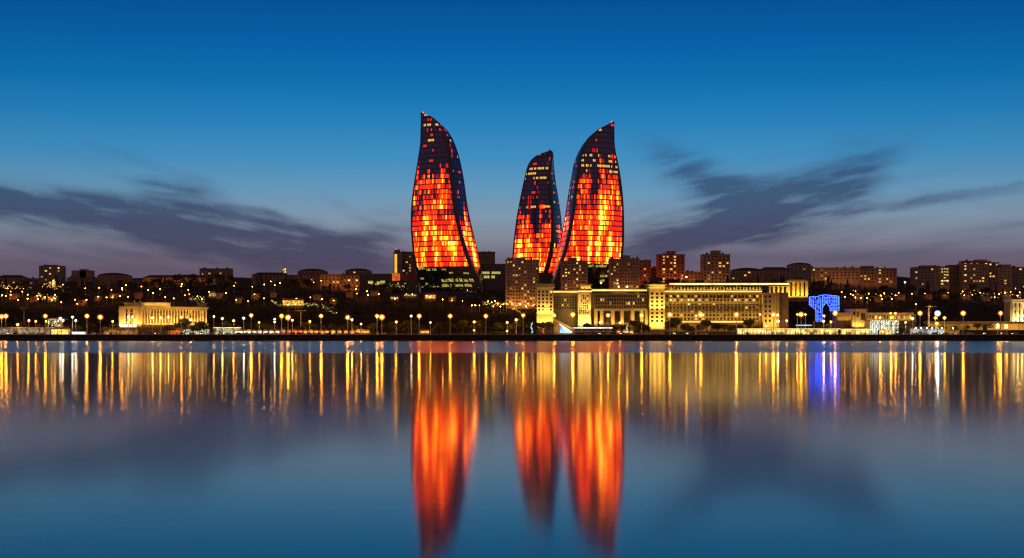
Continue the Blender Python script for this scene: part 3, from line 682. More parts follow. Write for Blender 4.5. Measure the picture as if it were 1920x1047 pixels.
def flame_tower(label, tab, Y0, ylit, side, seed, dens, beacon, yfoot, litrows):
    # tab rows: y, outer edge, ridge, inner edge. side=+1: narrow side face on the right, -1: on the left
    yy, (e0, e1, e2) = smooth_interp(tab)
    def sec(y):
        return [float(np.interp(y, yy, q)) for q in (e0, e1, e2)]
    W0 = 50.0
    def face(y, f, s):
        a, r, c = sec(y); s_ = Y0/F
        W = max(.4, abs(c-a)*s_); z = Z(y, Y0)
        xa, xr, xc = X(a,Y0), X(r,Y0), X(c,Y0)
        if f == 'front':
            x = xa + (xr-xa)*s; bul = 4*s*(1-s); dy = .16*W*(1-s) - .18*W*s - .13*W*bul
        elif f == 'side':
            x = xr + (xc-xr)*s; dy = -.18*W + (.18+.22)*W*s - .03*W*4*s*(1-s)
        else:
            x = xc + (xa-xc)*s; dy = .22*W*(1-s) + .16*W*s + .28*W*4*s*(1-s)
        return Vector((x, Y0+dy, z))
    ytop = tab[0][0]; ytop = min(r[0] for r in tab); ybot = max(r[0] for r in tab)
    base = Vector((X(sum(sec(ybot)[i] for i in (0,2))/2, Y0), Y0+8, Z(ybot, Y0)))
    t = Thing('flame_tower', label, 'skyscraper', base, 'three flame-shaped towers')
    def sheet(f, ya, yb, ns, off=0.0, s0=0.0, s1=1.0, step=2.2):
        mb = MB(); mb.uv = []; ny = max(2, int(abs(yb-ya)/step)); 
        for j in range(ny+1):
            y = ya + (yb-ya)*j/ny; acc = None; prev = None; refx = None
            for i in range(ns+1):
                s = s0+(s1-s0)*i/ns; p = face(y, f, s)
                if off:
                    q = face(y, f, min(1, s+.02)) - face(y, f, max(0, s-.02)); nn = Vector((q.y, -q.x, 0))
                    if nn.length > 1e-6:
                        nn.normalize()
                        if nn.y > 0 and f == 'front': nn = -nn
                        if f == 'side' and nn.x*side < 0: nn = -nn
                        p = p + nn*off
                if prev is None: acc = (p.x - base.x)*1.0 * side + 200
                else: acc += (p-prev).length
                prev = p; mb.v.append(tuple(p)); mb.uv.append((acc, p.z))
        for j in range(ny):
            for i in range(ns):
                a = j*(ns+1)+i; mb.f.append((a, a+1, a+ns+2, a+ns+1))
        return mb
    mat = led_material(seed, Z(ytop, Y0), Z(ylit, Y0), dens)
    t.part('front_facade', sheet('front', ytop, ylit, 26), mat, smooth=True)
    t.part('side_facade', sheet('side', ytop, ylit, 8), led_material(seed+2.3, Z(ytop,Y0), Z(ylit,Y0), dens-.12, -.17), smooth=True)
    t.part('rear_facade', sheet('back', ytop, ybot, 14), M['glassblue'], smooth=True)
    t.part('base_glazing', sheet('front', ylit, ybot, 26), M['glassgreen'], smooth=True)
    t.part('base_side_glazing', sheet('side', ylit, ybot, 8), M['glassgreen'], smooth=True)
    # floor ledges
    fh = 5.27; led = MB(); k0 = math.floor(Z(ybot,Y0)/fh)+1; z = k0*fh
    while z < Z(ytop+6, Y0):
        y = HY - (z-CAM)/Y0*F
        for f, ns in (('front',26),('side',8)):
            a = sheet(f, y+.42, y-.42, ns, .22, 0, 1, 5)
            led.add(a.v, a.f)
        z += fh
    t.part('floor_ledges', led, M['darkmetal'])
    # dark ridge between the two faces and a trim along the outer edge
    rg = MB(); nl = 150; vs = []
    for j in range(nl+1):
        y = ytop+.5 + (ybot-ytop-.5)*j/nl; a, r, c = sec(y); k = min(1, abs(r-a)/25)
        th = .8 + 2.0*sst(0, 60, y-ytop) + .9*sst(430, 540, y)
        th *= k*.6+.4
        p = face(y,'front',1); q1 = face(y,'front',1-min(.4, th/max(1,abs(r-a)*Y0/F))); q2 = face(y,'side',min(.6, .45*th/max(.6,abs(c-r)*Y0/F)))
        vs += [q1+Vector((0,-.35,0)), p+Vector((0,-.9,0)), q2+Vector((.1*side,-.5,0))]
    rg.v = [tuple(v) for v in vs]
    for j in range(nl):
        for q in range(2): rg.f.append((3*j+q, 3*j+q+1, 3*j+q+4, 3*j+q+3))
    t.part('ridge_band', rg, M['darkmetal'])
    ed = MB(); nl = 120
    for s_, f in ((0,'front'),(1,'side')):
        vs = []
        for j in range(nl+1):
            y = ytop + (ybot-ytop)*j/nl; p = face(y, f, s_); sg = -side if s_ == 0 else side
            p2 = face(y, f, .035 if s_ == 0 else .93)
            vs += [p+Vector((.25*sg,.5,0)), p+Vector((.22*sg,-.3,0)), p2+Vector((0,-.3,0))]
        n0 = len(ed.v); ed.v += [tuple(v) for v in vs]
        for j in range(nl):
            for q in range(2): ed.f.append((n0+3*j+q, n0+3*j+q+1, n0+3*j+q+4, n0+3*j+q+3))
    t.part('edge_trim', ed, M['darkmetal'])
    # lit rows in the base
    for (s0, s1, y0, y1, f) in litrows:
        n_ = max(1, int((s1-s0)*abs(sec(y0)[1]-sec(y0)[0])/2.6)) if f == 'front' else 2
        for i in range(n_):
            if R.random() < .2: continue
            a = s0+(s1-s0)*(i+.08)/n_; b_ = s0+(s1-s0)*(i+.86)/n_
            mb = MB(); vs = []
            hcut = R.uniform(0,.35)*(y1-y0)
            for y in (y1, y0+hcut):
                for s in (a, b_): vs.append(face(y,f,s)+Vector((0,-.45,0)))
            mb.add([vs[0],vs[1],vs[3],vs[2]], [(0,1,2,3)])
            t.part('base_window', mb, E['wingreen'])
    bx, by, kind = beacon
    p = face(by+3,'front',.5)
    bm = MB().box(p.x-1.1,p.x+1.1,p.y-.8,p.y+1.5,Z(by+4,Y0),Z(by+1,Y0)).tube((p.x,p.y,Z(by+1,Y0)),(p.x,p.y,Z(by-1.5,Y0)),.3,.2,6)
    t.part('roof_crane', bm, M['darkmetal'])
    if kind: t.part('red_beacon', MB().ball((p.x-.5,p.y-1.2,Z(by,Y0)),.75), E['redlight'])
    return t
T1 = [(211,789,790,790.5),(216,789,804,804),(222,789,814,815),(232,789,823,826),(240,788.5,829,835),(250,788,834,843),(260,788,838,848.5),(268,787.6,840.5,852),(285,785,843,858),(300,782.5,845,862),(312,780.5,846,864.5),(330,777.5,848,868),(350,774.3,850,871),(375,771,853,874),(403,769.2,857,879),(434,769.6,864,886),(462,771.8,872,893),(480,773.8,878,896.5),(493,776,883,899),(505,778.6,889,901.5),(515,781,895,903.5),(528,784.5,901,905),(545,789,908,909)]
flame_tower('left flame tower, tallest, its narrow lit side facing right', T1, 1450, 501.5, 1, 3.1, .60, (791,212,1), 545,
   [(.02,.16,498,505.5,'front'),(.18,.36,503,508,'front'),(.45,.55,504,508,'front'),(.38,.9,523,529.5,'front'),(.36,.84,533,538.5,'front'),(.55,.62,511,514,'front'),(.78,.88,512,515,'front'),(.04,.10,520,524,'front'),(.1,.14,530,534,'front'),(.02,.3,536,539,'front')])
T3 = [(228,1151.5,1150.5,1150),(232,1151.7,1144,1143.5),(238,1152,1131,1130.5),(246,1152,1118,1117),(257,1152.3,1105,1103.5),(270,1152.8,1096,1093.5),(285,1155,1089,1084.5),(305,1160,1084,1077),(330,1164.5,1080.5,1072.5),(355,1168,1077.5,1068),(380,1170,1074.5,1064),(400,1171,1072,1061.5),(431,1171.5,1067,1056),(450,1171.3,1063,1052),(470,1170,1058,1047.5),(490,1167.5,1051,1042.5),(500,1165,1047,1040),(545,1152,1032,1030)]
flame_tower('right flame tower, brightest, its narrow lit side facing left', T3, 1450, 495, -1, 11.7, .66, (1148,229,1), 545,
   [(.12,.62,496,502,'front'),(.15,.3,515,520,'front'),(.2,.28,524,529,'front'),(.16,.2,507,511,'front')])
T2 = [(283,1036,1031,1030),(285,1022,1036.5,1037),(288,1011,1037,1037.6),(294,1001,1036.5,1038),(303,993,1035,1038.4),(313,988.5,1033.2,1039),(330,984.5,1031.8,1040.8),(345,981,1032.4,1042.8),(365,976.8,1034,1046.3),(385,973,1035.6,1049.6),(405,969.3,1037,1052.3),(430,965.8,1037.2,1054.8),(455,963,1036,1056),(480,961,1033,1056),(497,960,1029,1055),(510,960,1025,1053),(530,961,1018,1050),(550,963,1014,1048)]
T2[0] = (283,1030,1034,1035)
flame_tower('middle flame tower, shortest and set back, mostly dark above', T2, 1560, 512, 1, 21.9, .50, (1029,281,0), 550, [(.0,.3,530,533,'front')])
# dark glazed podium between middle and right towers
podium('dark glazed hall between the feet of the middle and right flame towers',1008,1046,512,1500,556,[(1014,1040,534,536),(1010,1044,539,541)],depth=20,roofrow=3)

# ------------------------------------------------------------------ floodlit buildings
def colonnade(t, P0, P1, z0, z1, ncol, r, mat, wallmat, depth=14, cornice=True, inset=2.2, fluting=False):
    d = Vector((P1[0]-P0[0], P1[1]-P0[1])); ln = d.length; d.normalize(); n_ = Vector((-d.y, d.x))
    t.part('wall', MB().obox(P0, P1, inset, depth, z0-8, z1), wallmat)
    t.part('entablature', MB().obox(P0, P1, -.6, depth+.4, z1+.003, z1+1.5).obox((P0[0]-d.x*.6,P0[1]-d.y*.6),(P1[0]+d.x*.6,P1[1]+d.y*.6), -1.4, depth+1, z1+1.503, z1+2.2), mat)
    t.part('plinth', MB().obox((P0[0]-d.x*.5,P0[1]-d.y*.5),(P1[0]+d.x*.5,P1[1]+d.y*.5), -1.2, inset-.01, z0-8, z0-.003), mat)
    h = z1-z0
    cm = MB().lathe((0,0,0), [(r*1.35,0),(r*1.35,.4),(r,.6),(r*.85,h-.9),(r*1.3,h-.5),(r*1.3,h)], 10).mesh('column', mat, smooth=False)
    for i in range(ncol):
        s = (i+.5)/ncol; p = (P0[0]+d.x*ln*s, P0[1]+d.y*ln*s)
        t.inst('column', cm, (p[0], p[1], z0))
    rects = []; ang = math.atan2(d.y, d.x)
    for i in range(ncol-1):
        s = (i+1)/ncol; q = Vector((P0[0]+d.x*ln*s, P0[1]+d.y*ln*s)) + n_*(inset-.05)
        for kk in range(3 if h > 9 else 1):
            hh = h/(3 if h > 9 else 1)
            rects.append((q.x, q.y, z0+hh*(kk+.5), ln/ncol*.5, hh*.62, .2, M['glassdark'] if R.random()<.85 else E['winpale'], ang))
    add_windows(t, rects)
# columned hall at left
P0 = (X(268,1064),1064.0); P1 = (X(389,1096),1096.0); z0 = Z(607,1064); z1 = Z(580,1064)
t = Thing('columned_hall','long floodlit golden hall with a colonnade by the shore at left','public building',(X(307,1064),1070,4.5))
colonnade(t, P0, P1, z0, z1, 22, .62, M['stone'], M['brown'], 18, inset=3.6)  # brown rear wall: shade between the columns put into its colour
t.part('attic', MB().obox((X(270,1066),1066.0),(X(320,1076),1076.0), 1, 12, z1+2.21, z1+4.6).obox((X(269,1066),1065.6),(X(321,1076),1075.8), .4, 12.5, z1+4.603, z1+5.2), M['stone'])
t.part('roof_kiosk', MB().obox((X(378,1095),1095.0),(X(388,1098),1098.0), 1, 6, z1+2.21, z1+4.4).obox((X(376.5,1095),1094.6),(X(389.5,1098),1098.2), .2, 6.6, z1+4.403, z1+5.1), M['stone'])
A0 = (X(226,1060),1060.0); A1 = (X(266,1060),1060.0)
t.part('pavilion_wall', MB().obox(A0, A1, 0, 20, 4.5, z1+.4), M['tan'])
t.part('pavilion_cornice', MB().obox((A0[0]-.8,1060),(A1[0]+.8,1060), -1.2, 20.8, z1+.403, z1+2.0).obox((A0[0]+2.5,1060),(A1[0]-1,1060), .8, 18, z1+2.003, z1+4.3).obox((A0[0]+1.8,1060),(A1[0]-.4,1060), .2, 18.6, z1+4.303, z1+4.9), M['stone'])
for px in (227.5, 234, 242, 252, 257.5, 264.5):
    w = .9 if px not in (227.5,257.5) else 1.5
    t.part('pilaster', MB().box(X(px,1060)-w,X(px,1060)+w,1058.7,1059.99,z0-1,z1+.39), M['stone'])
add_windows(t, [(X(px,1060),1059.95,z0+h_,1.7,2.3,.2,E['winpale'] if (px,h_) in ((247,3.0),) else M['glassdark'],0) for px in (238,247,254) for h_ in (3.0,6.4,9.6)])
for x_ in (237,248): t.part('roof_lantern', MB().lathe((X(x_+15,1066),1066,z1+4.9),[(.7,0),(.5,1.2),(.1,1.9)],8), M['white'])
t.part('lit_shop_band', MB().box(X(224.5,1058),X(256,1058),1056.5,1058.2,Z(613.8,1058),Z(608.8,1058)), glow('lit_shop_band', (1,.93,.8), 1.3, True, noise=.2))
t.part('terrace', MB().obox((X(224,1056),1055.0),(X(330,1056),1062.0), 0, 6, 4.5, Z(610,1056)-1.6), M['stone2'])
uplight(t, P0, P1, z0+.1, 4.2, 1.12, 6500); uplight(t, A0, A1, z0-1.0, 4.5, 1.1, 2700); uplight(t, (X(270,1066),1066.0),(X(320,1076),1076.0), z1+2.3, 1.0, 1.2, 500, width=.3)

# government complex ------------------------------------------------
YG = 1150.0
def gx_(px): return X(px, YG)
def gz(py): return Z(py, YG)
t = Thing('government_building','huge golden floodlit government complex with two window towers behind the promenade','public building',(gx_(1230),YG+15,4.5))
S1, S2 = M['stone'], M['stone2']
def grid(px0, px1, y0, y1, nx, ny, Yf, litp, fw=.6, fhh=.62, litm=None, parent=None):
    w = (gx_(px1)-gx_(px0))/nx; h = (gz(y0)-gz(y1))/ny; out = []
    for i in range(nx):
        for j in range(ny):
            m_ = M['glassdark'] if R.random() > litp else (E['winpale'] if R.random()<.5 else E['winwarm'])
            out.append((gx_(px0)+w*(i+.5), Yf-.03, gz(y1)+h*(j+.5), w*fw, h*fhh, .25, m_, 0))
    return out
W = []
def tower(px0, px1, ytop, Yf, dep, nx, ny, wy0, wy1, mat=S1, capw=1.2, part='corner_tower'):
    b_ = MB().box(gx_(px0), gx_(px1), Yf, Yf+dep, 4.4, gz(ytop))
    p = t.part(part, b_, mat)
    # raised frame strips between windows
    f_ = MB(); w = (gx_(px1)-gx_(px0))/nx
    for i in range(nx+1):
        c = gx_(px0)+w*i; f_.box(max(gx_(px0)-.2,c-.55), min(gx_(px1)+.2,c+.55), Yf-.5, Yf-.01, 4.4, gz(ytop)-.05)
    t.part('pier_strips', f_, mat, p)
    t.part('tower_cornice', MB().box(gx_(px0)-capw, gx_(px1)+capw, Yf-capw, Yf+dep+capw, gz(ytop)+.003, gz(ytop)+.9).box(gx_(px0)-capw*.5, gx_(px1)+capw*.5, Yf-capw*.5, Yf+dep, gz(ytop)+.903, gz(ytop)+2.4).box(gx_(px0)-capw*1.3, gx_(px1)+capw*1.3, Yf-capw*1.3, Yf+dep+capw, gz(ytop)+2.403, gz(ytop)+3.1), mat, p)
    add_windows(t, grid(px0, px1, wy0, wy1, nx, ny, Yf, .04, .5, .55), 60, p)
    return p
tower(1006.5,1036,541,YG-12,16,4,6,545,585)
uplight(t,(gx_(1008),YG-12),(gx_(1035),YG-12),gz(611),5.5,1.12,3400,(1,.74,.26)); uplight(t,(gx_(1008),YG-12.5),(gx_(1035),YG-12.5),gz(587),3.4,1.15,2600,(1,.74,.26),.4)
t.part('ledge', MB().box(gx_(1005),gx_(1037.5),YG-13.0,YG-12.51,gz(588.5),gz(587)).box(gx_(1005),gx_(1037.5),YG-12.9,YG-12.51,gz(579),gz(578)), S1)
# wing one
t.part('wing_wall', MB().box(gx_(1036.1),gx_(1083),YG+2,YG+20,4.4,gz(552)), S2)
add_windows(t, grid(1038,1082,555,580,9,5,YG+2,.10,.5,.6), 45)
# curved glazed bay
p=t.part('glazed_bay', MB().box(gx_(1083.1),gx_(1104),YG-4,YG+16,4.4,gz(549)), S1)
add_windows(t, [(a,b_,c,d_,e,f,(E['winwarm'] if R.random()<.5 else M['glassgreen']),g) for a,b_,c,d_,e,f,m_,g in grid(1084.5,1103,553,590,5,8,YG-4,0,.62,.7)], 40, p)
t.part('pilaster', MB().box(gx_(1104.1),gx_(1107.5),YG-6,YG+10,4.4,gz(549)), S1)
uplight(t,(gx_(1084),YG-4),(gx_(1107),YG-4),gz(609),5.5,1.12,3600,(1,.82,.42)); uplight(t,(gx_(1084),YG-6),(gx_(1107),YG-6),gz(580),3,1.15,1200,(1,.82,.42))
t.part('roof_pavilion', MB().box(gx_(1088),gx_(1108),YG-2,YG+8,gz(541.5),gz(536)).box(gx_(1086),gx_(1110),YG-3.2,YG+9,gz(536)+.003,gz(533)), S1)
uplight(t,(gx_(1088),YG-2),(gx_(1108),YG-2),gz(543),1.5,1.1,260,(1,.74,.26),.3)
# wing two
t.part('wing_wall', MB().box(gx_(1107.6),gx_(1215),YG+4,YG+22,4.4,gz(550)), S2)
add_windows(t, grid(1117,1213,552,579,22,4,YG+4,.12,.62,.7), 88)
t.part('mid_ledge', MB().box(gx_(1114),gx_(1214),YG-3,YG+3.99,gz(582.5),gz(579.5)), S1)
for px in (1117,1128,1149,1166,1186,1203,1212): t.part('portico_pier', MB().box(gx_(px)-1.3,gx_(px)+1.3,YG-2,YG+3.98,4.4,gz(582.6)), S1)
add_windows(t, [(gx_(px),YG+3.9,gz(596),4.4,10,.3,M['glassdark'],0) for px in (1122.5,1138,1157.5,1176,1194.5,1207.5)], 10)
uplight(t,(gx_(1116),YG+2),(gx_(1213),YG+2),gz(578.5),2.5,1.0,420,(1,.66,.2),.3); uplight(t,(gx_(1116),YG-2),(gx_(1213),YG-2),gz(607),3,1.1,2600,(1,.6,.15))
# cornice light lines
for a,b_,y,Yf in ((1036.5,1084,546.5,YG+1.2),(1084,1109,546.3,YG-5.2),(1109,1214,543.6,YG+3.2),(1247,1429,546,YG+1.2)):
    t.part('cornice', MB().box(gx_(a),gx_(b_),Yf-.6,Yf+3.5,gz(y+3.4)-.2,gz(y+1.9)).box(gx_(a),gx_(b_),Yf-1.2,Yf+3.5,gz(y-1)-.2,gz(y-2)), S1)
    t.part('cornice_light', MB().box(gx_(a),gx_(b_),Yf,Yf+.5,gz(y+1.7),gz(y-.8)-.25), E['cornice'])
# centre tower
tower(1217,1244.5,541,YG-6,18,3,8,548,606,S1,1.6,'window_tower')
uplight(t,(gx_(1217),YG-6),(gx_(1244.5),YG-6),gz(613),6,1.15,5200,(1,.74,.25)); uplight(t,(gx_(1217),YG-7),(gx_(1244.5),YG-7),gz(578),3.6,1.2,3000,(1,.74,.25)); uplight(t,(gx_(1217),YG-8),(gx_(1244.5),YG-8),gz(540.6),1.2,1.1,350,(1,.74,.25),.3)
t.part('tower_roof', MB().hip(gx_(1205),gx_(1252),YG-9,YG+16,gz(533.6)+.01,gz(527),9).box(gx_(1219),gx_(1242),YG-1,YG+8,gz(527)+.01,gz(520.5)), M['slate'])
# wing three
p = t.part('main_wing_wall', MB().box(gx_(1246),gx_(1429),YG+2,YG+24,4.4,gz(550)), S2)
mw = grid(1248,1424,552,602,26,7,YG+2,.0,.54,.55)
def lit3(j): return .34 if j >= 5 else (.12 if j in (1,2) else .08)
mw2 = []
for k,r_ in enumerate(mw):
    j = k % 7; m_ = M['glassdark'] if R.random() > lit3(j) else (E['winpale'] if R.random()<.4 else E['winwarm'])
    mw2.append(r_[:6]+(m_,0))
add_windows(t, mw2, 100, p)
for i in range(14):
    c = gx_(1247.5+i*13.6); t.part('pilaster', MB().box(c-.55,c+.55,YG+1.2,YG+1.98,4.4,gz(550)-.1), S2)
for y in (560,568.5,583.5): t.part('string_course', MB().box(gx_(1246),gx_(1428),YG+1.1,YG+1.9,gz(y)-.25,gz(y)+.25), S2)
t.part('terrace_ledge', MB().box(gx_(1262),gx_(1402),YG-7,YG+1.0,gz(605),gz(603)), S1)
t.part('terrace_light', MB().box(gx_(1264),gx_(1400),YG-7.4,YG-7.05,gz(604.8),gz(603.3)), E['cornice'])
for px in (1305,1333,1398): t.part('portico_pier', MB().box(gx_(px)-1,gx_(px)+1,YG-6.5,YG-4.5,4.4,gz(605.1)), S1)
uplight(t,(gx_(1248),YG+2),(gx_(1427),YG+2),gz(602.7),6.2,1.08,6200,(1,.70,.2)); uplight(t,(gx_(1248),YG+2),(gx_(1427),YG+2),gz(569),3.4,1.15,2000,(1,.7,.22),.3); uplight(t,(gx_(1264),YG+2),(gx_(1400),YG+2),gz(618),5,1.0,1500,(1,.66,.2))
# set-back top storey
p = t.part('upper_storey', MB().box(gx_(1256),gx_(1441),YG+28,YG+40,gz(556),gz(536)), S1)
YU = YG+28
def ux(px): return X(px, YU)
add_windows(t, [(X(1262+i*6.15,YU),YU-.03,Z(541,YU),1.25,2.1,.25,M['glassdark'],0) for i in range(29)], 30, p)
t.part('cornice', MB().box(ux(1254),ux(1480),YU-1.6,YU+12,Z(536,YU)+.01,Z(534.5,YU)).box(ux(1254),ux(1480),YU-2.2,YU+12,Z(531.3,YU),Z(530,YU)), S1)
t.part('cornice_light', MB().box(ux(1255),ux(1479),YU-.6,YU-.1,Z(534.4,YU),Z(531.6,YU)), E['cornicew'])
uplight(t,(ux(1256),YU),(ux(1441),YU),Z(545.5,YU),1.8,1.2,1500,(1,.76,.24),.3)
t.part('main_roof', MB().box(gx_(1244.6),gx_(1429.5),YG+3,YG+27.5,gz(549.6),gz(544.2)), M['slate'])
# stone end block with pilasters, darker flank
p = t.part('end_block', MB().box(gx_(1429.1),gx_(1459),YG-3,YG+22,4.4,gz(552)), S1)
t.part('cornice', MB().box(gx_(1426),gx_(1460),YG-4.2,YG+22.5,gz(552)+.003,gz(549.5)), S1)
for px in (1430.5,1438,1446,1452.5,1458): t.part('pilaster', MB().box(gx_(px)-.7,gx_(px)+.7,YG-3.8,YG-3.01,4.4,gz(552)-.02), S1)
add_windows(t, [(gx_(px),YG-3.03,gz(y),1.7,1.9,.25,M['glassdark'],0) for px in (1434.3,1442) for y in (557,566,575,584,593,602)], 12)
uplight(t,(gx_(1430),YG-4),(gx_(1459),YG-4),gz(613),6,1.12,2400,(1,.68,.2))
t.part('flank_wing', MB().box(gx_(1459.1),gx_(1479),YG+1,YG+24,4.4,gz(549)), M['brown'])
# gold pavilion on the right behind
t = Thing('gold_pavilion','bright gold colonnaded pavilion crowning the right end of the government complex','pavilion',(X(1495,1260),1265,Z(556,1260)))
YP = 1250.0
t.part('cornice', MB().box(X(1476,YP),X(1514,YP),YP-2,YP+14,Z(529,YP),Z(526.5,YP)).box(X(1479,YP),X(1511,YP),YP-1,YP+12,Z(526.5,YP)+.01,Z(524.2,YP)), S1)
t.part('rear_wall', MB().box(X(1478,YP),X(1511,YP),YP+6,YP+13,Z(565,YP),Z(529,YP)-.01), M['brown'])  # dark wall colour gives the shaded gaps behind the columns
for px in (1478.5,1488,1496,1504,1512.5): t.part('column', MB().box(X(px,YP)-1.1,X(px,YP)+1.1,YP-.8,YP+1.4,Z(556,YP),Z(529,YP)-.01), S1)
t.part('floor_slab', MB().box(X(1440,YP),X(1514,YP),YP-2,YP+12,Z(566,YP),Z(556.1,YP)), S2)
t.part('arcade_wall', MB().box(X(1443,YP),X(1477,YP),YP+1,YP+10,Z(556,YP),Z(535,YP)), S1)
for px in (1447.5,1456,1464,1472):
    pts=[(X(px-2.3,YP),Z(551,YP)),(X(px+2.3,YP),Z(551,YP))]+[(X(px,YP)+1.08*math.cos(a),Z(541,YP)+1.4*math.sin(a)) for a in np.linspace(0,math.pi,7)]
    t.part('arch_opening', MB().extr(pts, YP+.8, YP+1.1), M['glassdark'])
uplight(t,(X(1444,YP),YP),(X(1514,YP),YP),Z(555.5,YP),4.5,1.0,4600,(1,.66,.12))

# far right columned building
t = Thing('white_columned_building','bright white floodlit columned building cut by the right edge','public building',(X(1915,1090),1098,4.5))
colonnade(t, (X(1896,1090),1090.0),(X(1945,1090),1090.0), Z(605,1090), Z(566.5,1090), 6, .8, M['white'], M['stone'], 16)
uplight(t,(X(1896,1090),1090.0),(X(1945,1090),1090.0),Z(605,1090)+.2,3,1.15,5200,(1,.86,.55))
t = Thing('rooftop_lamp_frame','thin rooftop frame above the white columned building','frame',(X(1915,1094),1100,Z(560,1094)))
t.part('post', MB().tube((X(1919,1094),1100,Z(561,1094)),(X(1919,1094),1100,Z(550,1094)),.25,.2,6), M['metal'])
t.part('crossbar', MB().box(X(1906,1094),X(1921,1094),1099.8,1100.2,Z(552.5,1094),Z(551.7,1094)), M['metal'])

# ------------------------------------------------------------------ blue lattice structure
YB = 1085.0
def bx_(px): return X(px, YB)
def bz(py): return Z(py, YB)
poly = [(1541.5,603),(1541.5,577),(1549,567),(1556,577),(1556,583),(1573,583),(1573,556),(1548,553),(1536,554.5),(1534,556.5),(1517.5,556.5),(1517.5,572),(1529.5,581),(1530,603)]
t = Thing('blue_lattice','blue glowing angular lattice facade with a pointed arch opening','illuminated structure',(bx_(1545),YB+2,4.5))
t.part('frame', MB().extr([(bx_(a),bz(b_)) for a,b_ in poly], YB, YB+4), M['darkmetal'])
t.part('footing', MB().box(bx_(1527),bx_(1545),YB-.5,YB+4.5,4.4,bz(603)-.01).box(bx_(1558),bx_(1560.5),YB+1,YB+3,4.4,bz(583)-.01).box(bx_(1569),bx_(1571.5),YB+1,YB+3,4.4,bz(583)-.01), M['darkmetal'])
def inside(x, y, P):
    c = False; n_ = len(P)
    for i in range(n_):
        (x1,y1),(x2,y2) = P[i],P[(i+1)%n_]
        if (y1>y) != (y2>y) and x < (x2-x1)*(y-y1)/(y2-y1)+x1: c = not c
    return c
ol = MB()
for i in range(len(poly)):
    a, b_ = poly[i], poly[(i+1)%len(poly)]
    q0 = Vector((bx_(a[0]),YB-.25,bz(a[1]))); q1 = Vector((bx_(b_[0]),YB-.25,bz(b_[1]))); k_ = max(1, int((q1-q0).length/.95))
    for j_ in range(k_): ol.ball(q0+(q1-q0)*(j_+.5)/k_, .26, 1, 6, 4)
t.part('outline_light', ol, E['blue'])
dt = MB(); y = 555.5
while y < 603:
    px = 1518.8
    while px < 1573:
        if inside(px, y, poly) and R.random() < .9:
            if px < 1543: dt.box(bx_(px)-.15,bx_(px)+.15,YB-.35,YB-.1,bz(y)-.36,bz(y)+.36)
            else: dt.box(bx_(px)-.42,bx_(px)+.42,YB-.35,YB-.1,bz(y)-.14,bz(y)+.14)
        px += 3.3
    y += 2.6
t.part('led_lights', dt, E['blue'])
t = Thing('blue_walkway','low blue-lit walkway left of the blue lattice','walkway',(X(1505,1070),1071,4.5))
t.part('deck', MB().obox((X(1492,1070),1070.0),(X(1522,1080),1080.0),0,3,Z(612.5,1070),Z(611,1070)), M['darkmetal'])
t.part('edge_light', MB().obox((X(1492,1070),1070.0),(X(1522,1080),1080.0),-.3,-.05,Z(611,1070),Z(609.3,1070)), E['bluew'])
for s_ in (.1,.5,.9): t.part('support', MB().tube((X(1492+30*s_,1075),1071+10*s_,4.5),(X(1492+30*s_,1075),1071+10*s_,Z(612.4,1070)),.3,.3,6), M['metal'])

# ------------------------------------------------------------------ waterfront pavilions
def pavilion(name, label, px0, px1, ytop, Y, front, bayw, roofm, postm, depth=9, over=.8, base=4.5, rt=.5, group=None, cat='pavilion', strip=None):
    x0,x1=X(px0,Y),X(px1,Y); zt=Z(ytop,Y)
    t=Thing(name,label,cat,((x0+x1)/2,Y+depth/2,base),group)
    t.part('rear_wall', MB().box(x0,x1,Y+2.2,Y+depth,base-.1,zt-rt-.01), M['stone2'])
    if front: t.part('lit_interior', MB().box(x0+.2,x1-.2,Y+1.9,Y+2.15,base+.2,zt-rt-.2), front)
    t.part('roof', MB().box(x0-over,x1+over,Y-over,Y+depth+over,zt-rt,zt), roofm)
    if strip: t.part('roof_edge_light', MB().box(x0-over,x1+over,Y-over-.25,Y-over-.01,zt-rt+.05,zt-.05), strip)
    nb_=max(2,int((x1-x0)/bayw)); pm=MB().box(-.14,.14,-.14,.14,0,zt-rt-base-.02).mesh('post',postm)
    for i in range(min(nb_+1,90)): t.inst('post',pm,(x0+.2+(x1-x0-.4)*i/nb_,Y+.1,base))
    return t
pavilion('arcade','long low arcade glowing pale gold left of the dividing gap on the right shore',1383,1573,616.5,1014,E['arcade'],3.4,M['stone2'],M['darkmetal'],8,strip=E['cornicew'])
pavilion('arcade','shorter glowing gold arcade right of the dividing gap on the right shore',1577.5,1632,617,1014,E['arcade'],3.4,M['stone2'],M['darkmetal'],8,strip=E['cornicew'])
pavilion('canopy','thin white-lit flat canopy over a crowd below the government building',1076,1146,614.6,1022,None,5,M['white'],M['metal'],6,strip=E['strip'])
pavilion('glass_hall','long low glass hall with a faint roof line at the far left shore',-6,92,613.8,1030,glow('dim_glass',(.9,.8,.5),.24,noise=.9,nscale=.5),3.6,M['stone'],M['metal'],10,1.2,rt=.9)
t=pavilion('ferry_kiosk','long yellow-lit kiosk like a moored ferry on the far left shore',94,129,616.3,1012,E['shopy'],2.6,M['stone'],M['darkmetal'],6,strip=None)
t.part('upper_deck', MB().box(X(97,1012),X(125,1012),1013,1017,Z(616.2,1012),Z(614.6,1012)), M['stone'])
pavilion('glowing_barge','short white glowing container bar right of the yellow ferry kiosk',133,159.5,622.3,1006.5,glow('white_tube',(.9,.92,.95),1.5,True),4,M['white'],M['white'],3.5,.1,rt=.25,strip=glow('white_tube_edge',(.9,.92,.95),1.5,True))
pavilion('roadside_wall_building','long orange-washed low building before the columned hall',193,258,614.8,1040,glow('orange_wash_glow',(1,.42,.06),.28,noise=.8,nscale=.4),6,M['stone2'],M['stone2'],8,rt=1.2)  # orange lamplight on the wall put in as a glowing panel
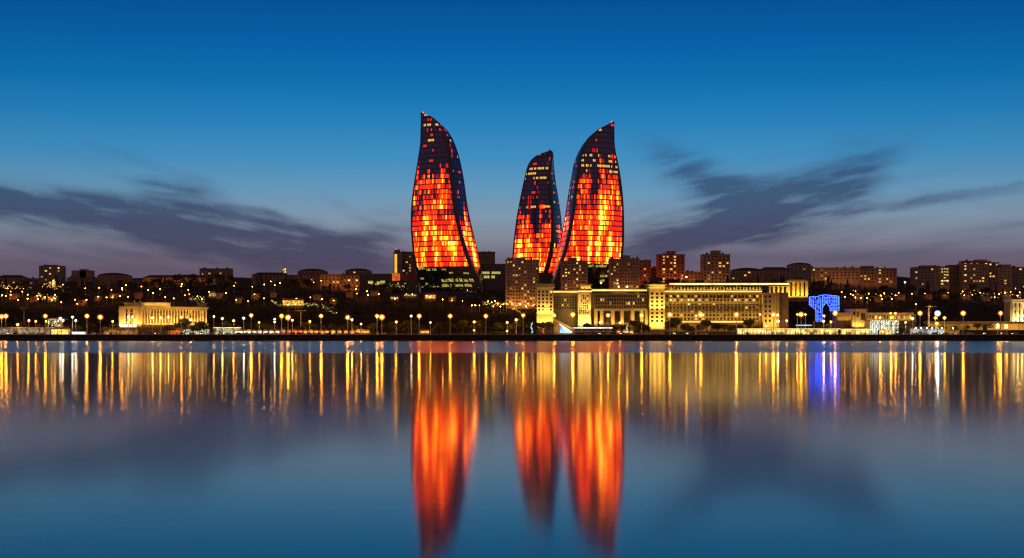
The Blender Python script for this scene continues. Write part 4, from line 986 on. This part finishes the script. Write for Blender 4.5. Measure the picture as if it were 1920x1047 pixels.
pavilion('roadside_wall_building','red-orange panelled stall hall below the right half of the columned hall',313,338,614.8,1030,glow('orange_panel_light',(1,.2,.02),.7,noise=.4,nscale=.2),6,M['canvas'],M['stone'],6,rt=.8)
pavilion('roadside_wall_building','low dim restaurant with scattered pale lights right of the columned hall',340,392,615.5,1034,glow('restaurant_glass',(.9,.85,.5),.55,noise=1.0,nscale=.7),4,M['slate'],M['darkmetal'],7,rt=.5)
pavilion('roadside_wall_building','flat-roofed cafe with a thin gold roof line left of the market stalls',402,450,614.3,1032,glow('cafe_glass',(.8,.8,.42),.5,noise=1.0,nscale=.6),4,M['stone'],M['darkmetal'],8,rt=.5,strip=E['cornice'])
# white glittering tent
t=Thing('market_tent','glittering white-lit tent behind the yellow ferry kiosk','tent',(X(101,1045),1049,4.5))
YT=1045.0; x0,x1=X(90,YT),X(112,YT)
t.part('roof', MB().hip(x0-.5,x1+4,YT-.5,YT+8,Z(599.5,YT),Z(596.5,YT),2.5), M['white'])
t.part('posts', MB().tube((x0,YT,4.4),(x0,YT,Z(599.5,YT)),.15,.15,6).tube((x1,YT,4.4),(x1,YT,Z(599.5,YT)),.15,.15,6).tube(((x0+x1)/2,YT,4.4),((x0+x1)/2,YT,Z(599.5,YT)),.15,.15,6), M['metal'])
t.part('rear_wall', MB().box(x0,x1,YT+6,YT+7.5,4.4,Z(599.6,YT)), M['stone2'])
bl=MB()
for _ in range(60): bl.ball((R.uniform(x0-.5,x1),YT+R.uniform(-.3,5),R.uniform(Z(612,YT),Z(599,YT))),R.uniform(.10,.24),1,5,4)
t.part('fairy_lights', bl, glow('fairy_bulb',(1,.85,.5),3.5,True))
# white shop front and station building
YS=1060.0
def sx(px): return X(px,YS)
def sz(py): return Z(py,YS)
t=Thing('harbour_station','long stone harbour building with a raised portico right of the blue lattice','public building',(sx(1640),YS+10,4.5))
t.part('main_wall', MB().box(sx(1572),sx(1722),YS+6,YS+20,4.4,sz(589)), S2)
t.part('parapet', MB().box(sx(1571),sx(1716),YS+5.2,YS+20.5,sz(589)+.003,sz(586.3)), S1)
t.part('portico_block', MB().box(sx(1597),sx(1625),YS,YS+19,4.4,sz(583)), S1)
t.part('portico_cornice', MB().box(sx(1595.5),sx(1626.5),YS-1,YS+20.6,sz(583)+.003,sz(579.5)), S1)
for px in (1598,1605,1612,1624): t.part('pilaster', MB().box(sx(px)-.5,sx(px)+.5,YS-.6,YS-.01,4.4,sz(583)-.02), S1)
add_windows(t,[(sx(px),YS-.03,sz(y),w,h_,.2,m_,0) for px,y,w,h_,m_ in ((1601.5,588,1.6,2.6,M['glassdark']),(1601.5,597,1.6,3,E['winwarm']),(1608.5,590,1.5,4,M['glassdark']),(1618,594,3,5,M['glassdark']))])
add_windows(t,[(sx(1630+i*5.4),YS+5.97,sz(595),1.3,2.4,.2,(E['winwarm'] if R.random()<.3 else M['glassdark']),0) for i in range(17)])
t.part('lit_lower_front', MB().box(sx(1618),sx(1682),YS-6,YS+5.9,4.4,sz(603)), S1)
uplight(t,(sx(1598),YS),(sx(1625),YS),sz(612),2.5,1.15,900,(1,.72,.28)); uplight(t,(sx(1574),YS+6),(sx(1716),YS+6),sz(600),2,1.1,1500,(1,.66,.24))
t=Thing('shop_front','dazzling white glass shop front before the harbour building','shop',(sx(1653),YS-9,4.5))
x0,x1=sx(1628),sx(1679)
t.part('glass_front', MB().box(x0,x1,YS-9,YS-6.2,4.6,sz(601.5)), E['shop'])
t.part('canopy', MB().box(x0-1.5,x1+1.2,YS-10,YS-6.1,sz(601.3),sz(600)), M['stone'])
mu=MB()
for i in range(13): mu.box(x0+(x1-x0)*i/12-.13,x0+(x1-x0)*i/12+.13,YS-9.3,YS-9.01,4.5,sz(601.4))
mu.box(x0,x1,YS-9.25,YS-9.02,sz(610)-.12,sz(610)+.12)
t.part('mullions', mu, M['darkmetal'])
pavilion('yellow_kiosk','small yellow-lit kiosk under the right end of the white shop front',1650,1675,618.5,1012,E['shopy'],3,M['canvas'],M['darkmetal'],5,rt=.3)
pavilion('low_terminal','low dark-roofed terminal with a row of white lamps right of the shop',1708,1772,612.5,1030,glow('dim_grey_glass',(.7,.85,.8),.45,noise=1.0,nscale=.25),6,M['slate'],M['metal'],8,rt=1.6)
t=pavilion('long_orange_gallery','long orange-washed gallery running to the right edge',1742,1935,602.8,1056,glow('gallery_glow',(1,.42,.05),.42,noise=.7,nscale=.06),9,M['stone'],M['stone2'],10,rt=1.6)  # orange wash of lamplight made by a glowing wall panel
t.part('dark_pier', MB().box(X(1844,1052),X(1851,1052),1052,1054,4.4,Z(608,1052)), M['slate'])
for px in (1871,1887): t.part('wall_lamp', MB().box(X(px,1054)-1,X(px,1054)+1,1054.2,1054.8,Z(616,1054),Z(609,1054)), glow('wall_lamp',(1,.6,.12),5,True))
solo('low_wall', MB().box(X(1800,1030),X(1935,1030),1030,1031,4.3,Z(619,1030)), M['concrete'], 'low dark wall before the long orange gallery', 'wall')
# ball lamps on terminal
labs=relabel([1717,1727,1738,1748,1758,1766,1787],'white ball lamp on the low terminal row')
pr=None
for px,lab in zip([1717,1727,1738,1748,1758,1766,1787],labs):
    h=Z(615.5,1024)-4.5; 
    if pr is None: pr=make_lamp('ball_lamp',h,.38,E['white'],.1,'post'); pr.location=(X(px,1024),1024,4.5); pr['label']=lab; pr['group']='white ball lamps at the terminal'; pr['category']='lamp'
    else: copy_tree(pr,(X(px,1024),1024,4.5),None,None,lab,'white ball lamps at the terminal')
# lower lit ramp with blue panel
t=Thing('lit_ramp','pale lit ramp sloping down to the quay beside a blue-lit triangle','ramp',(X(1058,1035),1035,4.5))
a=(X(1038,1040),1040.0); 
pts=[(X(1038,1040),Z(597,1040)),(X(1077,1040),Z(617,1040)),(X(1077,1040),Z(619.5,1040)),(X(1038,1040),Z(602,1040))]
t.part('deck', MB().extr(pts,1040,1046), M['stone'])
uplight(t,(X(1040,1040),1040),(X(1076,1040),1040),Z(622,1040),5,.9,700,(.95,.85,.35))
t.part('edge_light', MB().tube((X(1049,1016),1016,Z(608,1016)),(X(1073,1016),1016,Z(624,1016)),.28,.28,6), E['strip'])
t.part('blue_panel', MB().extr([(X(1052,1016),Z(612,1016)),(X(1072,1016),Z(625,1016)),(X(1049.5,1016),Z(625,1016))],1016.4,1017.4), E['bluew'])
t.part('support_wall', MB().extr([(X(1038,1040),Z(602,1040)),(X(1077,1040),Z(619.5,1040)),(X(1077,1040),4.4),(X(1038,1040),4.4)],1041,1045), M['brown'])
# masts
t=Thing('cross_mast','tall pale T-shaped mast behind the market stalls','mast',(X(564,1045),1045,4.5))
t.part('pole', MB().tube((X(564,1045),1045,4.4),(X(564,1045),1045,Z(583,1045)),.55,.35,8), M['metal']); t.part('crossbar', MB().box(X(555,1045),X(573,1045),1044.7,1045.3,Z(583.6,1045),Z(582.6,1045)), M['metal'])
t=Thing('pylon','tall pale pylon with lamps beside the dazzling floodlight','pylon',(X(1741,1040),1040,4.5))
t.part('shaft', MB().tube((X(1741.5,1040),1040,4.4),(X(1741.5,1040),1040,Z(577,1040)),.75,.6,8), M['white']); t.part('crossbar', MB().box(X(1736,1040),X(1756,1040),1039.7,1040.3,Z(575.5,1040),Z(574.7,1040)), M['metal'])
uplight(t,(X(1739,1040),1040),(X(1744,1040),1040),6,2,1.3,60,(1,.8,.5),.3)
t=Thing('canopy_tree_frame','dim umbrella-shaped frame above the far left lamps','shade frame',(X(45,1080),1080,4.5))
t.part('stem', MB().tube((X(45,1080),1080,4.4),(X(45,1080),1080,Z(581,1080)),.4,.25,6), M['metal']); t.part('canopy', MB().lathe((X(44,1080),1080,Z(580,1080)),[(.4,-.9),(3.6,1.2),(3.8,1.5),(.5,.6)],12), M['canvas'])

# ------------------------------------------------------------------ small pavilions on the slope
def slopeY(px, py, up=0.0):
    for Y in range(1180, 1470, 2):
        if H(X(px, Y), Y) + up >= Z(py, Y): return float(Y)
    return 1440.0
def hill_pav(label, px0, px1, ytop, ybot, Y, roofm, em):
    Y = slopeY((px0+px1)/2, ybot, 1.5) - 4
    x0,x1=X(px0,Y),X(px1,Y); zb=Z(ybot,Y); zt=Z(ytop,Y); gb=min(H(x0,Y),H(x1,Y))-1
    t=Thing('hillside_pavilion',label,'pavilion',((x0+x1)/2,Y+3,gb+1),'lit pavilions on the wooded slope')
    t.part('base', MB().box(x0,x1,Y,Y+7,min(gb,zb-.5),zb), M['stone2'])
    t.part('lit_front', MB().box(x0+.4,x1-.4,Y+.8,Y+6.5,zb+.01,zt-.3), em)
    t.part('roof', MB().hip(x0-.9,x1+.9,Y-1,Y+8,zt-.28,zt+1.3,2.2), roofm)
    pm=MB().box(-.12,.12,-.12,.12,0,zt-zb-.3).mesh('post',M['bark']); nn=max(2,int((x1-x0)/2.2))
    for i in range(nn+1): t.inst('post',pm,(x0+.2+(x1-x0-.4)*i/nn,Y+.2,zb+.01))
    return t
em1=glow('pavilion_glow',(1,.5,.08),1.0,True,noise=.7,nscale=.6); em2=glow('pavilion_glow_dim',(1,.5,.12),.6,noise=.8,nscale=.8)
hill_pav('long orange-roofed restaurant on the slope above the T-shaped mast',529,568,563,573,1248,M['orangewall'],em1)
hill_pav('low lit hut on the slope left of the left flame tower foot',757,781,552,555.5,1340,M['tile'],em2)
hill_pav('bright orange cafe on the slope below the left flame tower foot',796,817,553,560,1310,M['orangewall'],em1)
hill_pav('small lit shelter on the slope left of the orange cafe',731,747,556.5,561,1300,M['tile'],em2)
hill_pav('low lit terrace at the foot of the cream apartment tower',944,1003,567.5,571,1240,M['orangewall'],em2)
hill_pav('tiny orange-lit shelter on the slope above the columned hall',391,402,549,556,1330,M['orangewall'],em2)
hill_pav('glowing white gazebo at the far left slope',463,470,622,626,1009,M['white'],em2) if False else None
def strings(label, px0, px1, y0, y1, Y, n_, mat, sag=1.2, group='strings of garden lights on the slope'):
    Y = slopeY((px0+px1)/2, (y0+y1)/2, 6.0) - 3
    mb=MB(); rr2=random.Random(int(px0))
    for i in range(n_):
        px=px0+(px1-px0)*(i+rr2.uniform(.1,.9))/n_; y=y0+(y1-y0)*(px-px0)/(px1-px0)+rr2.gauss(0,.75)*sag
        r_=rr2.uniform(.08,.30)*rr2.choice((.7,1,1)); mb.ball((X(px,Y),Y+rr2.uniform(-2,2),Z(y,Y)),r_,1,5,4)
    p=Thing('string_lights',label,'string lights',(X((px0+px1)/2,Y),Y,H(X((px0+px1)/2,Y),Y)),group)
    p.part('bulbs',mb,mat)
    ca=MB(); k=8
    for i in range(k):
        u0=px0+(px1-px0)*i/k; u1=px0+(px1-px0)*(i+1)/k
        ca.tube((X(u0,Y),Y,Z(y0+(y1-y0)*i/k,Y)),(X(u1,Y),Y,Z(y0+(y1-y0)*(i+1)/k,Y)),.04,.04,4)
        ca.tube((X(u0,Y),Y,Z(y0+(y1-y0)*i/k,Y)),(X(u0,Y),Y,H(X(u0,Y),Y)-1),.07,.05,4)
    p.part('cable',ca,M['darkmetal'])
strings('greenish garden lights left of the orange-roofed hillside restaurant',508,530,565,573,1235,34,E['bulbg'],3)
strings('pale garden lights right of the orange-roofed hillside restaurant',566,598,570,574,1235,44,E['bulbg'],2.2)
strings('sparse garden lights trailing down to the right below the restaurant',604,632,574,588,1215,34,E['bulbg'],4)
strings('green-gold tree lights on the slope above the columned hall',357,384,560,561,1245,50,E['bulbg'],5)
strings('glittering lights on the slope left of the cream apartment tower',905,945,568,572,1225,46,E['bulb'],3)
strings('dense orange lights at the foot of the cream apartment tower',948,1004,569,574,1222,80,E['bulb'],3.4)
strings('pale lights running down right of the dense orange lights',960,976,577,586,1205,24,E['bulb'],2.4)
strings('orange lights in the trees at the far left slope',72,106,556,562,1330,44,E['bulb'],4)
strings('lights at the foot of the far left skyline blocks',0,66,537,542,1430,40,E['bulb'],3.2)
strings('lights at the foot of the dark high-rise at left',78,118,533,541,1450,34,E['bulb'],4)
strings('small lights on the slope beside the harbour station',1600,1690,553,557,1330,24,E['bulb'],7)
strings('small lights at the right end of the slope',1800,1915,548,556,1340,30,E['bulb'],5)
strings('green sparkles under the long dark podium left of the towers',690,765,531,538,1470,50,E['bulbg'],3)
strings('sparkles along the foot of the left flame tower',780,905,536,543,1425,26,E['bulbg'],3)

# ------------------------------------------------------------------ market stalls, cars, crowd
def stall(px, Y, w, col, em, label):
    x=X(px,Y); t=Thing('market_stall',label,'stall',(x,Y+1.5,4.5),'market stalls along the waterfront road')
    t.part('counter', MB().box(x-w/2,x+w/2,Y,Y+.7,4.5,5.5), M['canvas'])
    t.part('awning', MB().hip(x-w/2-.4,x+w/2+.4,Y-.6,Y+3.4,7.0,8.1,1.3), col)
    t.part('lit_back', MB().box(x-w/2+.1,x+w/2-.1,Y+2.6,Y+2.9,5.0,6.9), em)
    for s_ in (-1,1): t.part('post', MB().tube((x+s_*w/2*.95,Y,4.5),(x+s_*w/2*.95,Y,7.1),.07,.07,5), M['metal'])
    bl=MB(); k=int(w*1.2)
    for i in range(k): bl.ball((x-w/2+w*(i+.5)/k,Y-.55,6.8),.17,1,5,4)
    t.part('bulb_row', bl, E['bulb'])
SP=[443,450,458,466,476,486,497,508,519,530,541,552,562,572,582,592,602,612,624,636,648,660,671,681,688,792,800,1160,1172,1184]
emo=glow('stall_orange',(1,.40,.05),1.3,True,noise=.5); emw=glow('stall_white',(.95,1,.8),1.5,True,noise=.6); emr=glow('stall_red',(1,.10,.03),1.0,True,noise=.5)
for nm, sel, em in (('pale-lit market stall with an awning', lambda p: p<520, emw), ('red-lit market stall with an awning', lambda p: 520<=p<565, emr), ('orange-lit market stall with an awning', lambda p: 565<=p, emo)):
    ps=[p for p in SP if sel(p)]
    for p,lab in zip(ps, relabel(ps,nm)): stall(p, 1028+R.uniform(-1,2), R.uniform(2.6,3.8), R.choice([M['canvas'],M['white'],M['orangewall']]), em, lab)
def make_car(paint):
    t=Thing('car','x','car',(0,0,0))
    body=[( -2.1,.35),(-2.15,.75),(-1.9,.95),(-1.1,1.0),(-.6,1.42),(.75,1.45),(1.35,1.05),(2.0,.98),(2.12,.7),(2.1,.35)]
    t.part('body', MB().extr(body[::-1],-.85,.85), paint)
    t.part('side_glass', MB().extr([(-.95,1.02),(-.55,1.36),(.7,1.38),(1.15,1.04)][::-1],-.88,.88), M['glassdark'])
    wm=MB().tube((0,-.12,0),(0,.12,0),.33,.33,12).mesh('wheel',M['tyre'])
    for x_ in (-1.3,1.3):
        for y_ in (-.78,.78): t.inst('wheel',wm,(x_,y_,.33))
    for y_ in (-.55,.55):
        t.part('headlight', MB().box(-2.22,-2.0,y_-.16,y_+.16,.58,.8), E['head']); t.part('taillight', MB().box(2.0,2.16,y_-.16,y_+.16,.62,.82), E['tail'])
    return t.o
cp_=[make_car(c) for c in CARS]; usedc=set()
CP=[18,30,44,60,72,84,176,190,205,270,284,300,330,344,360,378,396,412,428,446,462,480,499,515,533,548,563,580,598,616,634,655,672,695,708,722,760,1090,1104,1118,1131,1150,1170,1192,1212,1238,1262,1290,1320,1684,1700,1716,1734,1752,1770,1790,1818,1846,1880,1905]
labs=relabel(CP,'small car on the waterfront road')
for i,(px,lab) in enumerate(zip(CP,labs)):
    Y=R.choice([1014.0,1021.5]); k=R.randrange(4); x=X(px+R.uniform(-2,2),Y); rz=R.choice([0,math.pi])+R.uniform(-.3,.3)+ (math.pi/2 if R.random()<.3 else 0)
    if k not in usedc: usedc.add(k); o=cp_[k]; o.location=(x,Y,4.51)
    else: o=copy_tree(cp_[k],(x,Y,4.51))
    o.rotation_euler.z=rz; o['label']=lab; o['group']='cars on the waterfront road'
def figure(mb,x,y,z,h,rr2):
    a=rr2.random()*6.28; s_=h/1.75; l=.14*rr2.random()
    c,d=math.cos(a),math.sin(a)
    def P(u,v,w): return (x+(u*c-v*d)*s_, y+(u*d+v*c)*s_, z+w*s_)
    mb.tube(P(-.1,-l,0),P(-.09,0,.85),.06*s_,.1*s_,6); mb.tube(P(.1,l,0),P(.09,0,.85),.06*s_,.1*s_,6)
    mb.tube(P(0,0,.8),P(0,0,1.2),.17*s_,.17*s_,7); mb.tube(P(0,0,1.2),P(0,0,1.48),.2*s_,.07*s_,7)
    mb.tube(P(-.2,0,1.4),P(-.27,.05,.8),.06*s_,.04*s_,5); mb.tube(P(.2,0,1.4),P(.27,.08,.82),.06*s_,.04*s_,5)
    mb.ball(P(0,0,1.62),.115*s_,1.15,7,5)
def crowd(label,px0,px1,Y0,Y1,n_):
    mb=MB(); rr2=random.Random(int(px0))
    for _ in range(n_):
        Y=rr2.uniform(Y0,Y1); figure(mb,X(rr2.uniform(px0,px1),Y),Y,4.56,rr2.uniform(1.55,1.85),rr2)
    solo('crowd',mb,M['cloth'],label,'crowd',kind='stuff')
crowd('dark silhouettes of strollers in front of the glowing gold arcades',1384,1632,1004,1008,120)
crowd('dark silhouettes of people under and around the white-lit canopy',1072,1160,1005,1010,90)
crowd('strollers in front of the market stalls',440,695,1004,1010,80)
crowd('strollers along the promenade before the white shop front',1640,1800,1004,1009,60)
# promenade railing and bollards line
rl=MB(); 
for i in range(0,560): rl.box(-760+i*2.7-.04,-760+i*2.7+.04,1001.9,1001.98,4.62,5.6)
rl.box(-760,760,1001.88,1002.0,5.6,5.68).box(-760,760,1001.9,1001.98,5.1,5.15)
solo('railing',rl,M['darkmetal'],'thin dark railing along the top of the sea wall','railing')
for (px,h) in ((947,0),(1176,0),(1018,0)):
    Y=1012; 
    t=Thing('light_sculpture',{947:'slim pale cyan glowing sculpture left of the red-lit fountain',1176:'small pale glowing sculpture before the window tower',1018:'small red-orange glowing sculpture on the promenade'}[px],'sculpture',(X(px+(50 if px==947 else 0),Y),Y,4.5))
    xx=t.loc.x; tp={947:604,1176:608,1018:616}[px]; em={947:glow('cyan_glow',(.4,.9,.85),.9,noise=.5),1176:glow('pale_glow',(.7,.9,.7),.8,noise=.6,nscale=1.5),1018:glow('red_glow',(1,.12,.03),1.3,noise=.5)}[px]
    t.part('plinth', MB().lathe((xx,Y,4.5),[(1.1,0),(1.0,.8),(.6,1.0)],8), M['stone2'])
    z_=5.5; zt=Z(tp,Y); b_=MB(); k=9
    pts=[(xx+.5*math.sin(i*.9),Y,z_+(zt-z_)*i/k) for i in range(k+1)]
    for i in range(k): b_.tube(pts[i],pts[i+1],.55-.35*i/k+.12*math.sin(i*2),.52-.35*(i+1)/k+.1*math.sin(i*2+1),7)
    t.part('glowing_form', b_, em)

# ------------------------------------------------------------------ sky
w = bpy.data.worlds.new("World"); sc.world = w; w.use_nodes = True
nt = w.node_tree; L = nt.links.new; N = nt.nodes.new
bg = nt.nodes['Background']
tc = N('ShaderNodeTexCoord'); sp = N('ShaderNodeSeparateXYZ'); L(tc.outputs['Generated'], sp.inputs[0])
def mth(op, a, b_=None, c=None, clamp=False):
    nd = N('ShaderNodeMath'); nd.operation = op; nd.use_clamp = clamp
    for i, v in enumerate((a, b_, c)):
        if v is None: continue
        if isinstance(v, (int, float)): nd.inputs[i].default_value = v
        else: L(v, nd.inputs[i])
    return nd.outputs[0]
def mrange(v, a, b_, c, d, smooth=True):
    nd = N('ShaderNodeMapRange'); nd.interpolation_type = 'SMOOTHSTEP' if smooth else 'LINEAR'
    for i, q in enumerate((a, b_, c, d)): nd.inputs[i+1].default_value = q
    L(v, nd.inputs[0]); return nd.outputs[0]
x_, y_, z_ = sp.outputs
hor = mth('SQRT', mth('ADD', mth('MULTIPLY', x_, x_), mth('MULTIPLY', y_, y_)))
elev = mth('MULTIPLY', mth('DIVIDE', z_, mth('MAXIMUM', hor, .001)), 2666.7)      # "height" above the horizon
azi = mth('MULTIPLY', mth('ARCTAN2', x_, y_), 2666.7)
def srgb(r, g, b_):
    f = lambda c: (c/255/12.92) if c/255 <= .04045 else ((c/255+.055)/1.055)**2.4
    return (f(r), f(g), f(b_), 1)
rm = N('ShaderNodeValToRGB'); cr = rm.color_ramp
SKY = [(0,(100,76,88)),(110,(104,90,106)),(145,(114,106,124)),(180,(132,136,152)),(220,(130,153,174)),(270,(104,154,188)),(330,(68,144,192)),(400,(38,130,188)),(470,(12,114,178)),(550,(3,96,167)),(640,(2,78,145)),(1000,(1,56,112))]
cr.elements[0].position = 0; cr.elements[0].color = srgb(*SKY[0][1]); cr.elements[1].position = 1; cr.elements[1].color = srgb(*SKY[-1][1])
for p, c in SKY[1:-1]: e = cr.elements.new(p/1000); e.color = srgb(*c)
L(mth('DIVIDE', elev, 1000.0, None, True), rm.inputs[0])
# clouds: soft streaks placed by azimuth and elevation, broken up by stretched noise
cv = N('ShaderNodeCombineXYZ'); L(azi, cv.inputs[0]); L(elev, cv.inputs[1])
def noi(scale, sx_, sy_, rot, det=3, col=False, off=0.0):
    mp = N('ShaderNodeMapping'); mp.vector_type = 'POINT'; mp.inputs['Rotation'].default_value = (0,0,rot); mp.inputs['Location'].default_value = (off,off*.7,0)
    mp2 = N('ShaderNodeVectorMath'); mp2.operation = 'MULTIPLY'; mp2.inputs[1].default_value = (sx_, sy_, 1)
    L(cv.outputs[0], mp.inputs['Vector']); L(mp.outputs[0], mp2.inputs[0])
    no = N('ShaderNodeTexNoise'); no.inputs['Scale'].default_value = scale; no.inputs['Detail'].default_value = det; no.inputs['Roughness'].default_value = .55
    L(mp2.outputs[0], no.inputs['Vector']); return no.outputs['Color' if col else 'Fac']
wob = N('ShaderNodeVectorMath'); wob.operation = 'SUBTRACT'; L(noi(.0065,1,2.2,0,4,True), wob.inputs[0]); wob.inputs[1].default_value = (.5,.5,.5)
wsc = N('ShaderNodeVectorMath'); wsc.operation = 'MULTIPLY'; L(wob.outputs[0], wsc.inputs[0]); wsc.inputs[1].default_value = (110,26,0)
wv = N('ShaderNodeVectorMath'); wv.operation = 'ADD'; L(cv.outputs[0], wv.inputs[0]); L(wsc.outputs[0], wv.inputs[1])
def blob(cx, cy, a, b_, rot, amp):
    # cx, cy in picture pixels; rot in degrees, positive = rising to the right
    mp = N('ShaderNodeMapping'); mp.vector_type = 'TEXTURE'
    mp.inputs['Location'].default_value = (cx-960, HY-cy, 0); mp.inputs['Rotation'].default_value = (0,0,math.radians(rot)); mp.inputs['Scale'].default_value = (a*1.5, b_*1.75, 1)
    L(wv.outputs[0], mp.inputs['Vector'])
    ln = N('ShaderNodeVectorMath'); ln.operation = 'LENGTH'; L(mp.outputs[0], ln.inputs[0])
    return mrange(ln.outputs['Value'], 0.0, 1.0, amp, 0)
BL_L = [(730,492,120,10,8,.45),(60,405,340,34,-5,1.1),(330,425,330,44,-9,1.2),(500,462,300,44,-12,1.1),(360,374,90,24,-12,1.0),(300,350,130,12,-12,.6),(330,326,90,11,-18,.5),(240,305,90,10,-22,.3),(180,312,70,10,-5,.25),(-40,380,240,30,-4,.9),(200,385,200,12,-3,.6),
        (360,484,420,24,-3,.75),(640,478,170,34,8,1.0),(700,445,110,22,8,.75),(560,432,130,16,-16,.7),(520,410,90,9,-16,.4),(680,405,90,12,-24,.45),(745,400,60,12,0,.4),(60,468,240,9,-8,.35),(40,500,300,9,-3,.55),(300,512,500,10,0,.3)]
BL_R = [(1230,450,120,12,-3,.5),(1400,388,105,44,4,.7),(1400,392,150,60,12,1.2),(1335,355,140,44,-34,1.05),(1290,318,110,30,-28,.65),(1480,385,150,42,20,.75),(1572,348,85,50,24,1.05),(1625,312,120,26,30,.45),(1590,298,70,40,0,.3),(1290,440,200,34,22,1.0),(1200,472,210,30,4,.8),(1190,415,100,30,-5,.5),(1410,436,170,20,10,.65),
        (1560,400,160,13,9,.45),(1700,391,210,10,8,.85),(1840,372,190,8,8,.5),(1650,352,130,9,10,.4),(1545,445,160,15,8,.7),(1700,466,300,13,4,.55),(1860,432,170,9,6,.55),(1640,488,420,13,1,.55),(1900,503,300,9,0,.35)]
def acc(lst):
    o_ = None
    for b_ in lst:
        v = blob(*b_); o_ = v if o_ is None else mth('ADD', o_, v)
    return o_
sL = noi(.007,1,6.5,math.radians(9),4,off=3.0); sR = noi(.007,1,6.5,math.radians(-10),4,off=40.0)
dL = mth('MULTIPLY', acc(BL_L), mrange(sL,.28,.68,.48,1.28)); dR = mth('MULTIPLY', acc(BL_R), mrange(sR,.28,.68,.45,1.3))
dens = mth('ADD', dL, dR)
# thin general veil elsewhere round the sky
dens = mth('ADD', dens, mth('MULTIPLY', mrange(noi(.0035,1,4,.1,5,off=9), .5,.75,0,.35), mrange(elev, 420,120,0,1)))
den = mrange(dens, -.3, 2.1, 0, .90)
cc = N('ShaderNodeValToRGB'); c2 = cc.color_ramp
CL = [(0,(80,68,84)),(.13,(74,68,92)),(.20,(60,66,98)),(.27,(56,80,114)),(.34,(54,92,136)),(1,(30,80,130))]
c2.elements[0].color = srgb(*CL[0][1]); c2.elements[1].color = srgb(*CL[-1][1]); c2.elements[1].position = 1
for p, c in CL[1:-1]: e = c2.elements.new(p); e.color = srgb(*c)
L(mth('DIVIDE', elev, 1000.0, None, True), cc.inputs[0])
mx = N('ShaderNodeMix'); mx.data_type = 'RGBA'; L(den, mx.inputs[0]); L(rm.outputs[0], mx.inputs[6]); L(cc.outputs[0], mx.inputs[7])
# physical twilight sky carries a little of the light
ns = N('ShaderNodeTexSky'); ns.sky_type = 'NISHITA'; ns.sun_disc = False; ns.sun_elevation = math.radians(-4); ns.sun_rotation = math.radians(0); ns.ozone_density = 4
sc1 = N('ShaderNodeVectorMath'); sc1.operation = 'SCALE'; sc1.inputs['Scale'].default_value = .03; L(ns.outputs[0], sc1.inputs[0])
# sky darkens towards the zenith and away from the afterglow
fz = mth('MULTIPLY', mrange(elev, 700, 4200, 1, .22), mrange(mth('ABSOLUTE', azi), 150, 1500, 1, .87))
bk = N('ShaderNodeMix'); bk.data_type = 'RGBA'; L(mrange(y_, -.25, .55, 1, 0), bk.inputs[0]); L(mx.outputs[2], bk.inputs[6]); bk.inputs[7].default_value = srgb(150,112,104)  # unseen warm sky behind the camera, added to brighten building fronts
sc2 = N('ShaderNodeVectorMath'); sc2.operation = 'SCALE'; L(bk.outputs[2], sc2.inputs[0]); L(fz, sc2.inputs['Scale'])
ad = N('ShaderNodeVectorMath'); ad.operation = 'ADD'; L(sc2.outputs[0], ad.inputs[0]); L(sc1.outputs[0], ad.inputs[1])
L(ad.outputs[0], bg.inputs['Color']); bg.inputs['Strength'].default_value = 1.0

# ------------------------------------------------------------------ camera and render
cd = bpy.data.cameras.new('camera'); cam = bpy.data.objects.new('camera', cd); link(cam); sc.camera = cam
cam.location = (0, 0, CAM); cam.rotation_euler = (math.radians(90), 0, 0)
cd.lens = 50; cd.sensor_width = 36; cd.sensor_fit = 'HORIZONTAL'; cd.shift_y = (HY-523.5)/1920
cd.clip_end = 20000; cd.clip_start = .5
sc.view_settings.view_transform = 'Standard'; sc.view_settings.look = 'None'; sc.view_settings.gamma = 1; sc.view_settings.exposure = 0
sc.cycles.use_denoising = True
sc.cycles.max_bounces = 5; sc.cycles.diffuse_bounces = 2; sc.cycles.glossy_bounces = 3; sc.cycles.transmission_bounces = 1
sc.cycles.use_light_tree = True; sc.cycles.sample_clamp_indirect = 0; sc.cycles.sample_clamp_direct = 0
sc.cycles.filter_width = 1.3
sc.cycles.caustics_reflective = True
